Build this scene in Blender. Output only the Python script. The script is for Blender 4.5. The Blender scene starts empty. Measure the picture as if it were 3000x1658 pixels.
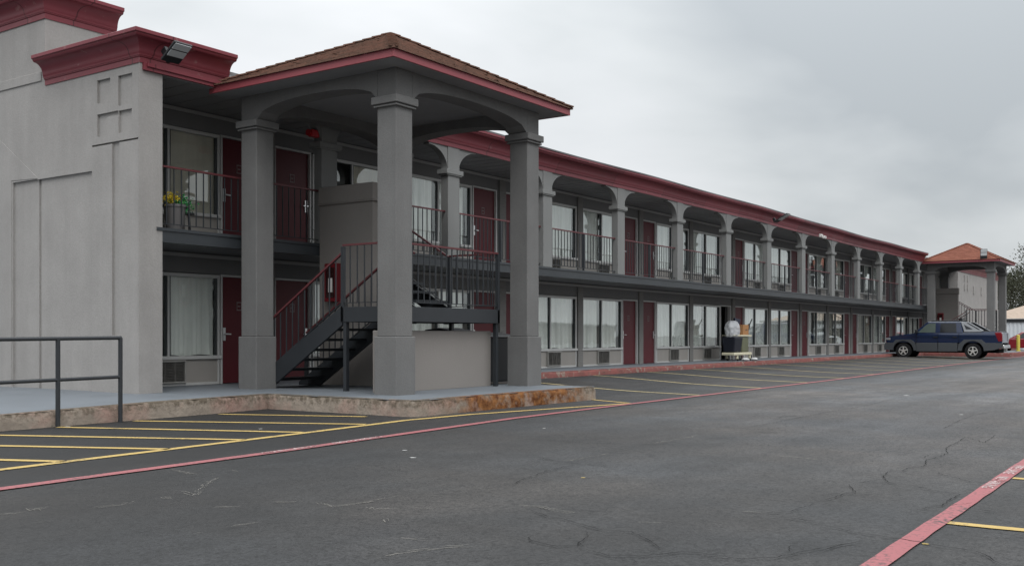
import bpy, math, random
from mathutils import Vector, noise as mnoise
R = math.radians
random.seed(7)
C = bpy.context.scene.collection
scn = bpy.context.scene
# ------------------------------------------------------------------ camera
cam = bpy.data.cameras.new('camera'); co = bpy.data.objects.new('camera', cam); C.objects.link(co)
YAW = 34.75
co.location = (0, 0, 1.1); co.rotation_euler = (R(90), 0, R(YAW - 90))
cam.sensor_width = 36.0; cam.lens = 36.0; cam.shift_y = 155 / 3000.0
cam.clip_start = 0.05; cam.clip_end = 3000
scn.camera = co
# ------------------------------------------------------------------ sky and sun
SUN_EL, SUN_AZ = 48.0, 228.0          # azimuth measured counter-clockwise from +X: light arrives from the lot side
w = bpy.data.worlds.new('World'); scn.world = w; w.use_nodes = True
nt = w.node_tree; nt.nodes.clear()
def N(t, tree=None, **k):
    n = (tree or nt).nodes.new(t)
    for a, b in k.items(): setattr(n, a, b)
    return n
def LK(a, b, tree=None): (tree or nt).links.new(a, b)
wo = N('ShaderNodeOutputWorld'); bg = N('ShaderNodeBackground'); bg.inputs['Strength'].default_value = 0.10
sky = N('ShaderNodeTexSky'); sky.sky_type = 'NISHITA'; sky.sun_disc = False
sky.sun_elevation = R(SUN_EL); sky.sun_rotation = R(90 - SUN_AZ); sky.dust_density = 3; sky.air_density = 1.0
tc = N('ShaderNodeTexCoord'); sx = N('ShaderNodeSeparateXYZ'); LK(tc.outputs['Generated'], sx.inputs[0])
def mth(op, a, b=None, c=None, tree=None, clamp=False):
    n = N('ShaderNodeMath', tree, operation=op); n.use_clamp = clamp
    for i, x in enumerate((a, b, c)):
        if x is None: continue
        if isinstance(x, (int, float)): n.inputs[i].default_value = x
        else: LK(x, n.inputs[i], tree)
    return n.outputs[0]
zz = mth('MAXIMUM', sx.outputs['Z'], 0.0)
den = mth('ADD', zz, 0.30)
cx_ = mth('DIVIDE', sx.outputs['X'], den); cy_ = mth('DIVIDE', sx.outputs['Y'], den)
cv = N('ShaderNodeCombineXYZ'); LK(cx_, cv.inputs[0]); LK(cy_, cv.inputs[1]); LK(mth('MULTIPLY', zz, 1.5), cv.inputs[2])
n1 = N('ShaderNodeTexNoise'); n1.inputs['Scale'].default_value = 1.25; n1.inputs['Detail'].default_value = 5; n1.inputs['Roughness'].default_value = 0.44; n1.inputs['Distortion'].default_value = 0.3
mp = N('ShaderNodeMapping'); mp.inputs['Location'].default_value = (1.24, 6.52, 0.0); LK(cv.outputs[0], mp.inputs[0]); LK(mp.outputs[0], n1.inputs['Vector'])
# a broad dark bank of cloud stands toward +X (down the building), brighter cloud over the near roof
bank = N('ShaderNodeVectorMath', operation='DOT_PRODUCT'); LK(tc.outputs['Generated'], bank.inputs[0])
bank.inputs[1].default_value = Vector((0.93, 0.17, 0.29)).normalized()
bk = N('ShaderNodeMapRange', interpolation_type='SMOOTHSTEP'); LK(bank.outputs['Value'], bk.inputs[0])
bk.inputs[1].default_value = 0.935; bk.inputs[2].default_value = 1.0
cl = mth('SUBTRACT', mth('MULTIPLY_ADD', n1.outputs['Fac'], 1.3, -0.11), mth('MULTIPLY', bk.outputs[0], 0.12))
cr = N('ShaderNodeValToRGB'); LK(cl, cr.inputs[0])
e = cr.color_ramp.elements
e[0].position = 0.22; e[0].color = (0.47, 0.505, 0.53, 1)
e[1].position = 0.62; e[1].color = (0.79, 0.81, 0.83, 1)
m_ = cr.color_ramp.elements.new(0.43); m_.color = (0.66, 0.69, 0.705, 1)
# overcast dome: brighter overhead than at the horizon
gr = mth('ADD', 0.80, mth('MULTIPLY', mth('POWER', zz, 2.0), 2.9))
hz = mth('MULTIPLY', gr, 12.3)
vm = N('ShaderNodeVectorMath', operation='SCALE'); LK(cr.outputs['Color'], vm.inputs[0]); LK(hz, vm.inputs['Scale'])
mx = N('ShaderNodeMix', data_type='RGBA'); mx.inputs['Factor'].default_value = 0.93
LK(sky.outputs['Color'], mx.inputs['A']); LK(vm.outputs['Vector'], mx.inputs['B'])
LK(mx.outputs['Result'], bg.inputs['Color']); LK(bg.outputs[0], wo.inputs['Surface'])
sd = bpy.data.lights.new('sun', 'SUN'); sd.energy = 1.2; sd.angle = R(30); sd.color = (1.0, 0.985, 0.965)
so = bpy.data.objects.new('sun', sd); C.objects.link(so)
dv = Vector((math.cos(R(SUN_AZ)) * math.cos(R(SUN_EL)), math.sin(R(SUN_AZ)) * math.cos(R(SUN_EL)), math.sin(R(SUN_EL))))
so.rotation_euler = dv.to_track_quat('Z', 'Y').to_euler(); so.location = dv * 60
scn.view_settings.view_transform = 'Standard'; scn.view_settings.look = 'None'
scn.view_settings.exposure = 0.0; scn.view_settings.gamma = 1.0
scn.cycles.max_bounces = 6; scn.cycles.transparent_max_bounces = 12

# ------------------------------------------------------------------ materials
MATS = {}
def mat(name, col, rough=0.75, spec=0.3, metal=0.0, var=0.12, vscale=1.2, fine=0.0, fscale=60, bump=0.0, bscale=120, coat=0.0, streak=0.0, rvar=0.0):
    """painted / mineral surface: broad mottling, optional fine grain, vertical streaks (weather, or painted curtain fold shade) and bump"""
    m = bpy.data.materials.new(name); m.use_nodes = True; t = m.node_tree; t.nodes.clear()
    out = N('ShaderNodeOutputMaterial', t); b = N('ShaderNodeBsdfPrincipled', t); LK(b.outputs[0], out.inputs[0], t)
    b.inputs['Roughness'].default_value = rough; b.inputs['Metallic'].default_value = metal
    b.inputs['Specular IOR Level'].default_value = spec; b.inputs['Coat Weight'].default_value = coat
    g = N('ShaderNodeNewGeometry', t)
    a = N('ShaderNodeTexNoise', t); a.inputs['Scale'].default_value = vscale; a.inputs['Detail'].default_value = 5; a.inputs['Roughness'].default_value = 0.6
    LK(g.outputs['Position'], a.inputs['Vector'], t)
    f = mth('MULTIPLY_ADD', a.outputs['Fac'], 2 * var, 1 - var, t)
    if fine:
        c = N('ShaderNodeTexNoise', t); c.inputs['Scale'].default_value = fscale; c.inputs['Detail'].default_value = 3
        LK(g.outputs['Position'], c.inputs['Vector'], t)
        f = mth('MULTIPLY', f, mth('MULTIPLY_ADD', c.outputs['Fac'], 2 * fine, 1 - fine, t), tree=t)
    if streak:
        mp = N('ShaderNodeMapping', t); mp.inputs['Scale'].default_value = (5, 5, 0.35); LK(g.outputs['Position'], mp.inputs[0], t)
        s = N('ShaderNodeTexNoise', t); s.inputs['Scale'].default_value = 1.0; s.inputs['Detail'].default_value = 6; LK(mp.outputs[0], s.inputs['Vector'], t)
        f = mth('MULTIPLY', f, mth('MULTIPLY_ADD', s.outputs['Fac'], 2 * streak, 1 - streak, t), tree=t)
    v = N('ShaderNodeVectorMath', t, operation='SCALE'); v.inputs[0].default_value = col; LK(f, v.inputs['Scale'], t)
    LK(v.outputs['Vector'], b.inputs['Base Color'], t)
    if rvar: LK(mth('MULTIPLY_ADD', a.outputs['Fac'], 2 * rvar, rough - rvar, t), b.inputs['Roughness'], t)
    if bump:
        c2 = N('ShaderNodeTexNoise', t); c2.inputs['Scale'].default_value = bscale; c2.inputs['Detail'].default_value = 4
        LK(g.outputs['Position'], c2.inputs['Vector'], t)
        bn = N('ShaderNodeBump', t); bn.inputs['Strength'].default_value = bump; bn.inputs['Distance'].default_value = 0.02
        LK(c2.outputs['Fac'], bn.inputs['Height'], t); LK(bn.outputs[0], b.inputs['Normal'], t)
    MATS[name] = m
    return m
def bsdf(m): return next(n for n in m.node_tree.nodes if n.type == 'BSDF_PRINCIPLED')

STUCCO_PALE = mat('pale stucco', (0.285, 0.274, 0.264), 0.9, 0.15, var=0.17, vscale=1.4, fine=0.10, fscale=28, bump=0.2, bscale=34, streak=0.10)
STUCCO_GREY = mat('grey stucco', (0.148, 0.147, 0.145), 0.9, 0.15, var=0.2, vscale=1.4, fine=0.12, fscale=32, bump=0.22, bscale=40, streak=0.10)
STUCCO_POST = mat('light grey stucco', (0.192, 0.195, 0.192), 0.9, 0.15, var=0.10, vscale=1.1, fine=0.12, fscale=40, bump=0.3, bscale=50, streak=0.08)
STUCCO_TAN = mat('taupe stucco', (0.215, 0.20, 0.187), 0.9, 0.15, var=0.08, vscale=0.9, fine=0.08, fscale=40, bump=0.2, bscale=50)
WALL_GREY = mat('wall paint', (0.168, 0.168, 0.168), 0.85, 0.2, var=0.12, vscale=0.7, fine=0.05, bump=0.1, bscale=40, streak=0.05)
SOFFIT = mat('soffit board', (0.235, 0.238, 0.245), 0.8, 0.2, var=0.12, vscale=1.5, streak=0.06)
CORNICE = mat('maroon cornice paint', (0.165, 0.032, 0.042), 0.45, 0.3, var=0.16, vscale=1.6, fine=0.05, fscale=12, streak=0.05, rvar=0.1)
def boards(m, pitch):
    t = m.node_tree; b = bsdf(m); src = b.inputs['Base Color'].links[0].from_socket
    g = N('ShaderNodeNewGeometry', t); sp = N('ShaderNodeSeparateXYZ', t); LK(g.outputs['Position'], sp.inputs[0], t)
    q = mth('DIVIDE', mth('ADD', sp.outputs['X'], sp.outputs['Y'], tree=t), pitch, tree=t)
    wn = N('ShaderNodeTexWhiteNoise', t); wn.noise_dimensions = '1D'; LK(mth('FLOOR', q, tree=t), wn.inputs['W'], t)
    k = mth('MULTIPLY_ADD', wn.outputs['Value'], 0.26, 0.87, t)
    seam = mth('LESS_THAN', mth('FRACT', q, tree=t), 0.008, tree=t)
    k = mth('MULTIPLY', k, mth('MULTIPLY_ADD', seam, -0.6, 1.0, t), tree=t)
    no = N('ShaderNodeTexNoise', t); no.inputs['Scale'].default_value = 7; no.inputs['Detail'].default_value = 5; LK(g.outputs['Position'], no.inputs['Vector'], t)
    ch = N('ShaderNodeMapRange', t); LK(no.outputs['Fac'], ch.inputs[0], t); ch.inputs[1].default_value = 0.66; ch.inputs[2].default_value = 0.72
    v = N('ShaderNodeVectorMath', t, operation='SCALE'); LK(src, v.inputs[0], t); LK(k, v.inputs['Scale'], t)
    mx = N('ShaderNodeMix', t, data_type='RGBA'); LK(v.outputs['Vector'], mx.inputs['A'], t); mx.inputs['B'].default_value = (0.26, 0.15, 0.14, 1); LK(mth('MULTIPLY', ch.outputs[0], 0.5, tree=t), mx.inputs['Factor'], t)
    LK(mx.outputs['Result'], b.inputs['Base Color'], t)
boards(CORNICE, 3.05)
FASCIA = mat('faded maroon fascia paint', (0.25, 0.055, 0.066), 0.5, 0.4, var=0.12, vscale=2.0, streak=0.06)
DOOR = mat('dark red door paint', (0.092, 0.012, 0.017), 0.45, 0.25, var=0.12, vscale=1.5)
RAILRED = mat('dark red rail paint', (0.105, 0.026, 0.03), 0.45, 0.4, var=0.2, vscale=4)
STEEL = mat('charcoal steel paint', (0.023, 0.026, 0.030), 0.45, 0.4, var=0.2, vscale=3, bump=0.05, bscale=15)
SLAB = mat('slate fascia paint', (0.032, 0.037, 0.042), 0.42, 0.45, var=0.25, vscale=1.2, streak=0.12, bump=0.25, bscale=3)
FRAME = mat('window frame aluminium', (0.46, 0.46, 0.45), 0.45, 0.4, var=0.1)
FRAME_DK = mat('dark window channel', (0.03, 0.035, 0.037), 0.4, 0.4)
PANEL = mat('beige apron panel', (0.295, 0.278, 0.258), 0.8, 0.25, var=0.08, vscale=2, streak=0.06)
METAL = mat('brushed metal', (0.55, 0.55, 0.55), 0.3, 0.5, metal=0.9)
BLACKM = mat('black plastic', (0.012, 0.013, 0.015), 0.45, 0.4)
LINT = mat('pale trim paint', (0.36, 0.36, 0.355), 0.7, 0.3, var=0.1)

def glass_mat(name, ior, tint=(1, 1, 1)):
    m = bpy.data.materials.new(name); m.use_nodes = True; t = m.node_tree; t.nodes.clear()
    out = N('ShaderNodeOutputMaterial', t); mix = N('ShaderNodeMixShader', t)
    tr = N('ShaderNodeBsdfTransparent', t); tr.inputs[0].default_value = (*tint, 1)
    gl = N('ShaderNodeBsdfGlossy', t); gl.inputs['Roughness'].default_value = 0.012; gl.inputs[0].default_value = (0.95, 0.98, 0.97, 1)
    lw = N('ShaderNodeLayerWeight', t); lw.inputs['Blend'].default_value = 0.5
    frv = mth('MULTIPLY_ADD', mth('POWER', lw.outputs['Facing'], 3.2, tree=t), 1.0 - ior, ior, t)
    g = N('ShaderNodeNewGeometry', t); a = N('ShaderNodeTexNoise', t); a.inputs['Scale'].default_value = 0.9; LK(g.outputs['Position'], a.inputs['Vector'], t)
    bn = N('ShaderNodeBump', t); bn.inputs['Strength'].default_value = 0.05; bn.inputs['Distance'].default_value = 0.05; LK(a.outputs['Fac'], bn.inputs['Height'], t)
    LK(bn.outputs[0], gl.inputs['Normal'], t)
    LK(frv, mix.inputs[0], t); LK(tr.outputs[0], mix.inputs[1], t); LK(gl.outputs[0], mix.inputs[2], t); LK(mix.outputs[0], out.inputs[0], t)
    return m
GLASS = glass_mat('window glass', 0.07, (0.97, 0.985, 0.98))

def curtain_mat(name, col):
    m = mat(name, col, 0.9, 0.1, var=0.10, vscale=3, streak=0.30)  # streaks put the shade of curtain folds into the colour
    return m
CURTAIN = curtain_mat('white sheer curtain', (0.80, 0.80, 0.77))
CURTAIN2 = curtain_mat('cream curtain', (0.52, 0.49, 0.43))
BLIND = curtain_mat('beige blind', (0.74, 0.69, 0.60))

def brick_mat():
    m = mat('painted brick', (0.205, 0.20, 0.192), 0.85, 0.2, var=0.1, vscale=3)
    t = m.node_tree; b = bsdf(m)
    g = N('ShaderNodeNewGeometry', t); s = N('ShaderNodeSeparateXYZ', t); LK(g.outputs['Position'], s.inputs[0], t)
    cb = N('ShaderNodeCombineXYZ', t); LK(mth('ADD', s.outputs['X'], s.outputs['Y'], tree=t), cb.inputs[0], t); LK(s.outputs['Z'], cb.inputs[1], t)
    bt = N('ShaderNodeTexBrick', t); bt.inputs['Scale'].default_value = 1.0; bt.inputs['Brick Width'].default_value = 0.21; bt.inputs['Row Height'].default_value = 0.072
    bt.inputs['Mortar Size'].default_value = 0.008; bt.inputs['Color1'].default_value = (1, 1, 1, 1); bt.inputs['Color2'].default_value = (0.8, 0.8, 0.8, 1); bt.inputs['Mortar'].default_value = (0, 0, 0, 1)
    LK(cb.outputs[0], bt.inputs['Vector'], t)
    bn = N('ShaderNodeBump', t); bn.inputs['Strength'].default_value = 0.9; bn.inputs['Distance'].default_value = 0.012
    LK(bt.outputs['Color'], bn.inputs['Height'], t); LK(bn.outputs[0], b.inputs['Normal'], t)
    return m
BRICK = brick_mat()

def shingle_mat(name, c1, c2):
    m = mat(name, c1, 0.95, 0.1)
    t = m.node_tree; b = bsdf(m)
    g = N('ShaderNodeNewGeometry', t)
    vo = N('ShaderNodeTexVoronoi', t); vo.inputs['Scale'].default_value = 5.0; LK(g.outputs['Position'], vo.inputs['Vector'], t)
    no = N('ShaderNodeTexNoise', t); no.inputs['Scale'].default_value = 45; LK(g.outputs['Position'], no.inputs['Vector'], t)
    sp = N('ShaderNodeSeparateColor', t); LK(vo.outputs['Color'], sp.inputs[0], t)
    mx = N('ShaderNodeMix', t, data_type='RGBA'); mx.inputs['A'].default_value = (*c1, 1); mx.inputs['B'].default_value = (*c2, 1)
    LK(mth('MULTIPLY_ADD', no.outputs['Fac'], 0.7, mth('MULTIPLY_ADD', sp.outputs[0], 0.7, -0.25, t), t, True), mx.inputs['Factor'], t)
    LK(mx.outputs['Result'], b.inputs['Base Color'], t)
    bn = N('ShaderNodeBump', t); bn.inputs['Strength'].default_value = 0.5; bn.inputs['Distance'].default_value = 0.02
    LK(no.outputs['Fac'], bn.inputs['Height'], t); LK(bn.outputs[0], b.inputs['Normal'], t)
    return m
SHINGLE = shingle_mat('worn red brown shingles', (0.175, 0.092, 0.068), (0.095, 0.064, 0.050))
SHINGLE_ORANGE = shingle_mat('orange brown shingles', (0.20, 0.080, 0.055), (0.15, 0.060, 0.042))

def asphalt_mat():
    m = bpy.data.materials.new('asphalt'); m.use_nodes = True; t = m.node_tree; t.nodes.clear()
    out = N('ShaderNodeOutputMaterial', t); b = N('ShaderNodeBsdfPrincipled', t); LK(b.outputs[0], out.inputs[0], t)
    b.inputs['Roughness'].default_value = 0.72; b.inputs['Specular IOR Level'].default_value = 0.4
    g = N('ShaderNodeNewGeometry', t); s = N('ShaderNodeSeparateXYZ', t); LK(g.outputs['Position'], s.inputs[0], t)
    def nz(sc, det=4, rough=0.6, vec=None):
        n = N('ShaderNodeTexNoise', t); n.inputs['Scale'].default_value = sc; n.inputs['Detail'].default_value = det; n.inputs['Roughness'].default_value = rough
        LK(vec or g.outputs['Position'], n.inputs['Vector'], t); return n.outputs['Fac']
    big = nz(0.28, 5); mid = nz(1.7, 5); fin = nz(70, 3); grit = nz(210, 2)
    mpg = N('ShaderNodeMapping', t); mpg.inputs['Scale'].default_value = (0.25, 2.2, 1); LK(g.outputs['Position'], mpg.inputs[0], t)
    tracks = nz(0.6, 5, vec=mpg.outputs[0])
    # sealcoat of the bays: fresh black coat from the fire lane stripe to the kerb, worn greyer in the drive lane
    edge = mth('ADD', s.outputs['Y'], mth('MULTIPLY', big, 0.8, tree=t), tree=t)
    bay = N('ShaderNodeMapRange', t, interpolation_type='SMOOTHSTEP'); LK(edge, bay.inputs[0], t); bay.inputs[1].default_value = 7.3; bay.inputs[2].default_value = 8.9
    tonex = N('ShaderNodeMapRange', t, interpolation_type='SMOOTHSTEP'); LK(s.outputs['X'], tonex.inputs[0], t); tonex.inputs[1].default_value = 2; tonex.inputs[2].default_value = 24; tonex.inputs[3].default_value = 0.0; tonex.inputs[4].default_value = 0.042  # base tone gets lighter along +X
    base = mth('ADD', 0.022, tonex.outputs[0], tree=t)
    base = mth('MULTIPLY', base, mth('MULTIPLY_ADD', bay.outputs[0], -0.52, 1.0, t), tree=t)
    f = mth('MULTIPLY', mth('MULTIPLY_ADD', big, 1.5, 0.25, t), mth('MULTIPLY_ADD', mid, 1.1, 0.45, t), tree=t)
    f = mth('MULTIPLY', f, mth('MULTIPLY_ADD', tracks, 1.3, 0.35, t), tree=t)
    gr = N('ShaderNodeMapRange', t); LK(fin, gr.inputs[0], t); gr.inputs[1].default_value = 0.3; gr.inputs[2].default_value = 0.7; gr.inputs[3].default_value = 0.42; gr.inputs[4].default_value = 1.6
    f = mth('MULTIPLY', f, gr.outputs[0], tree=t)
    fl = N('ShaderNodeMapRange', t); LK(nz(30, 3, 0.7), fl.inputs[0], t); fl.inputs[1].default_value = 0.38; fl.inputs[2].default_value = 0.49; fl.inputs[3].default_value = 0.40; fl.inputs[4].default_value = 1.0
    f = mth('MULTIPLY', f, fl.outputs[0], tree=t)
    sp = N('ShaderNodeMapRange', t); LK(grit, sp.inputs[0], t); sp.inputs[1].default_value = 0.62; sp.inputs[2].default_value = 0.75; sp.inputs[3].default_value = 0.0; sp.inputs[4].default_value = 1.3
    f = mth('MULTIPLY', f, mth('ADD', 1.0, sp.outputs[0], tree=t), tree=t)
    # hairline crazing in patches
    wv = N('ShaderNodeTexNoise', t); wv.inputs['Scale'].default_value = 2.2; wv.inputs['Detail'].default_value = 4; LK(g.outputs['Position'], wv.inputs['Vector'], t)
    va = N('ShaderNodeVectorMath', t, operation='MULTIPLY_ADD'); LK(wv.outputs['Color'], va.inputs[0], t); va.inputs[1].default_value = (0.55, 0.55, 0); LK(g.outputs['Position'], va.inputs[2], t)
    hair = None
    for sc, wd in ((0.9, 0.006), (3.4, 0.022)):
        vo = N('ShaderNodeTexVoronoi', t, feature='DISTANCE_TO_EDGE'); vo.inputs['Scale'].default_value = sc; LK(va.outputs[0], vo.inputs['Vector'], t)
        h_ = N('ShaderNodeMapRange', t); LK(vo.outputs['Distance'], h_.inputs[0], t); h_.inputs[1].default_value = 0.0; h_.inputs[2].default_value = wd; h_.inputs[3].default_value = 1.0; h_.inputs[4].default_value = 0.0
        mk = N('ShaderNodeMapRange', t); LK(nz(0.55 if sc < 1 else 0.8, 3), mk.inputs[0], t); mk.inputs[1].default_value = 0.50; mk.inputs[2].default_value = 0.62
        h_ = mth('MULTIPLY', h_.outputs[0], mk.outputs[0], tree=t); hair = h_ if hair is None else mth('MAXIMUM', hair, h_, tree=t)
    f = mth('MULTIPLY', f, mth('MULTIPLY_ADD', hair, -0.62, 1.0, t), tree=t)
    d1 = N('ShaderNodeMapRange', t, interpolation_type='SMOOTHSTEP'); LK(s.outputs['Y'], d1.inputs[0], t); d1.inputs[1].default_value = 3.6; d1.inputs[2].default_value = 6.6
    d2 = N('ShaderNodeMapRange', t, interpolation_type='SMOOTHSTEP'); LK(s.outputs['X'], d2.inputs[0], t); d2.inputs[1].default_value = 5; d2.inputs[2].default_value = 15; d2.inputs[3].default_value = 1.0; d2.inputs[4].default_value = 0.0
    f = mth('MULTIPLY', f, mth('MULTIPLY_ADD', mth('MULTIPLY', d1.outputs[0], d2.outputs[0], tree=t), -0.42, 1.0, t), tree=t)
    bays = N('ShaderNodeMapRange', t, interpolation_type='SMOOTHSTEP'); LK(s.outputs['Y'], bays.inputs[0], t); bays.inputs[1].default_value = 9.6; bays.inputs[2].default_value = 11.0
    oil = N('ShaderNodeMapRange', t); LK(nz(0.9, 3), oil.inputs[0], t); oil.inputs[1].default_value = 0.55; oil.inputs[2].default_value = 0.66
    f = mth('MULTIPLY', f, mth('MULTIPLY_ADD', mth('MULTIPLY', oil.outputs[0], bays.outputs[0], tree=t), -0.45, 1.0, t), tree=t)
    pat = N('ShaderNodeMapRange', t); LK(nz(0.16, 2), pat.inputs[0], t); pat.inputs[1].default_value = 0.52; pat.inputs[2].default_value = 0.535; pat.inputs[3].default_value = 1.0; pat.inputs[4].default_value = 1.16
    f = mth('MULTIPLY', f, pat.outputs[0], tree=t)
    base = mth('MULTIPLY', base, f, tree=t)
    v = N('ShaderNodeVectorMath', t, operation='SCALE'); LK(base, v.inputs['Scale'], t)
    tn = N('ShaderNodeMix', t, data_type='RGBA'); tn.inputs['A'].default_value = (0.97, 1.0, 1.05, 1); tn.inputs['B'].default_value = (1.10, 1.0, 0.93, 1)
    tf = N('ShaderNodeMapRange', t); LK(nz(0.35, 4), tf.inputs[0], t); tf.inputs[1].default_value = 0.38; tf.inputs[2].default_value = 0.62; LK(tf.outputs[0], tn.inputs['Factor'], t); LK(tn.outputs['Result'], v.inputs[0], t)
    LK(v.outputs['Vector'], b.inputs['Base Color'], t)
    bn = N('ShaderNodeBump', t); bn.inputs['Strength'].default_value = 0.5; bn.inputs['Distance'].default_value = 0.012
    LK(mth('ADD', fin, mth('MULTIPLY', mid, 2.0, tree=t), tree=t), bn.inputs['Height'], t); LK(bn.outputs[0], b.inputs['Normal'], t)
    return m
ASPHALT = asphalt_mat()

def worn_paint(name, col, under=(0.045, 0.044, 0.044), wear=0.5, scale=26):
    m = mat(name, col, 0.75, 0.3)
    t = m.node_tree; b = bsdf(m)
    g = N('ShaderNodeNewGeometry', t)
    a = N('ShaderNodeTexNoise', t); a.inputs['Scale'].default_value = scale; a.inputs['Detail'].default_value = 6; a.inputs['Roughness'].default_value = 0.7; LK(g.outputs['Position'], a.inputs['Vector'], t)
    b2 = N('ShaderNodeTexNoise', t); b2.inputs['Scale'].default_value = 2.0; b2.inputs['Detail'].default_value = 4; LK(g.outputs['Position'], b2.inputs['Vector'], t)
    k = mth('ADD', a.outputs['Fac'], mth('MULTIPLY', b2.outputs['Fac'], 0.6, tree=t), tree=t)
    r = N('ShaderNodeMapRange', t); LK(k, r.inputs[0], t); r.inputs[1].default_value = 0.62 + 0.4 * (1 - wear); r.inputs[2].default_value = 0.80 + 0.45 * (1 - wear)
    mx = N('ShaderNodeMix', t, data_type='RGBA'); mx.inputs['B'].default_value = (*under, 1); LK(r.outputs[0], mx.inputs['Factor'], t)
    v = N('ShaderNodeVectorMath', t, operation='SCALE'); v.inputs[0].default_value = col; LK(mth('MULTIPLY_ADD', b2.outputs['Fac'], 0.5, 0.75, t), v.inputs['Scale'], t)
    LK(v.outputs['Vector'], mx.inputs['A'], t); LK(mx.outputs['Result'], b.inputs['Base Color'], t)
    return m
PAINT_RED = worn_paint('faded red road paint', (0.265, 0.092, 0.098), wear=0.5)
PAINT_YEL = worn_paint('yellow road paint', (0.40, 0.285, 0.10), wear=0.48)
PAINT_YEL_OLD = worn_paint('worn yellow road paint', (0.42, 0.345, 0.175), wear=0.48)
PAINT_WHITE = worn_paint('worn white road paint', (0.50, 0.43, 0.42), under=(0.265, 0.092, 0.098), wear=0.66, scale=40)
CRACKM = mat('crack', (0.012, 0.012, 0.012), 0.95, 0.05)
SCUFFM = mat('pale scuffed asphalt', (0.20, 0.19, 0.172), 0.9, 0.1, var=0.5, vscale=12, fine=0.3)
WALKM = mat('blue grey floor paint', (0.135, 0.150, 0.166), 0.6, 0.3, var=0.28, vscale=1.3, fine=0.05, rvar=0.1)

def kerb_mat(name, raw):
    m = mat(name, (0.2, 0.2, 0.2), 0.92, 0.15, bump=0.9, bscale=14)
    t = m.node_tree; b = bsdf(m)
    g = N('ShaderNodeNewGeometry', t); s = N('ShaderNodeSeparateXYZ', t); LK(g.outputs['Position'], s.inputs[0], t)
    def nz(sc, det=5):
        n = N('ShaderNodeTexNoise', t); n.inputs['Scale'].default_value = sc; n.inputs['Detail'].default_value = det; n.inputs['Roughness'].default_value = 0.65; LK(g.outputs['Position'], n.inputs['Vector'], t); return n.outputs['Fac']
    def mr(x, a, c, o0=0.0, o1=1.0):
        n = N('ShaderNodeMapRange', t); LK(x, n.inputs[0], t); n.inputs[1].default_value = a; n.inputs[2].default_value = c; n.inputs[3].default_value = o0; n.inputs[4].default_value = o1; return n.outputs[0]
    def mix(fac, a, c):
        n = N('ShaderNodeMix', t, data_type='RGBA'); LK(fac, n.inputs['Factor'], t)
        for k, x in (('A', a), ('B', c)):
            if isinstance(x, tuple): n.inputs[k].default_value = (*x, 1)
            else: LK(x, n.inputs[k], t)
        return n.outputs['Result']
    if raw:
        c = mix(mr(nz(2.2), 0.3, 0.7), (0.20, 0.168, 0.138), (0.285, 0.243, 0.20))
        c = mix(mr(nz(1.1), 0.48, 0.66, 0.0, 0.75), c, (0.255, 0.15, 0.125))                       # remains of red kerb paint
        c = mix(mr(mth('ADD', mth('MULTIPLY', nz(14.0), 0.8, tree=t), mth('MULTIPLY', s.outputs['Z'], 1.9, tree=t), tree=t), 0.52, 0.74, 0.0, 0.85), c, (0.07, 0.056, 0.04))
        c = mix(mr(nz(30.0), 0.60, 0.72, 0.0, 0.5), c, (0.07, 0.058, 0.045))   # grime along the lip
        rust = mth('MULTIPLY', mr(s.outputs['X'], 11.6, 12.6), mr(s.outputs['X'], 16.2, 15.2), tree=t)
        rust = mth('MULTIPLY', rust, mth('MULTIPLY', mr(s.outputs['Y'], 9.9, 9.6), mr(nz(4.0), 0.34, 0.56), tree=t), tree=t)
        c = mix(rust, c, mix(mr(nz(9, 6), 0.36, 0.66), (0.075, 0.026, 0.010), (0.235, 0.105, 0.038)))
    else:
        c = mix(mr(nz(2.2), 0.4, 0.65), (0.21, 0.078, 0.070), (0.15, 0.068, 0.060))
        c = mix(mr(nz(5.0), 0.57, 0.66), c, (0.22, 0.19, 0.16))
        c = mix(mr(nz(12.0), 0.62, 0.70), c, (0.06, 0.05, 0.045))
    LK(c, b.inputs['Base Color'], t)
    return m
KERB_RAW = kerb_mat('weathered concrete kerb', True)
KERB_RED = kerb_mat('red painted kerb', False)

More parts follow.
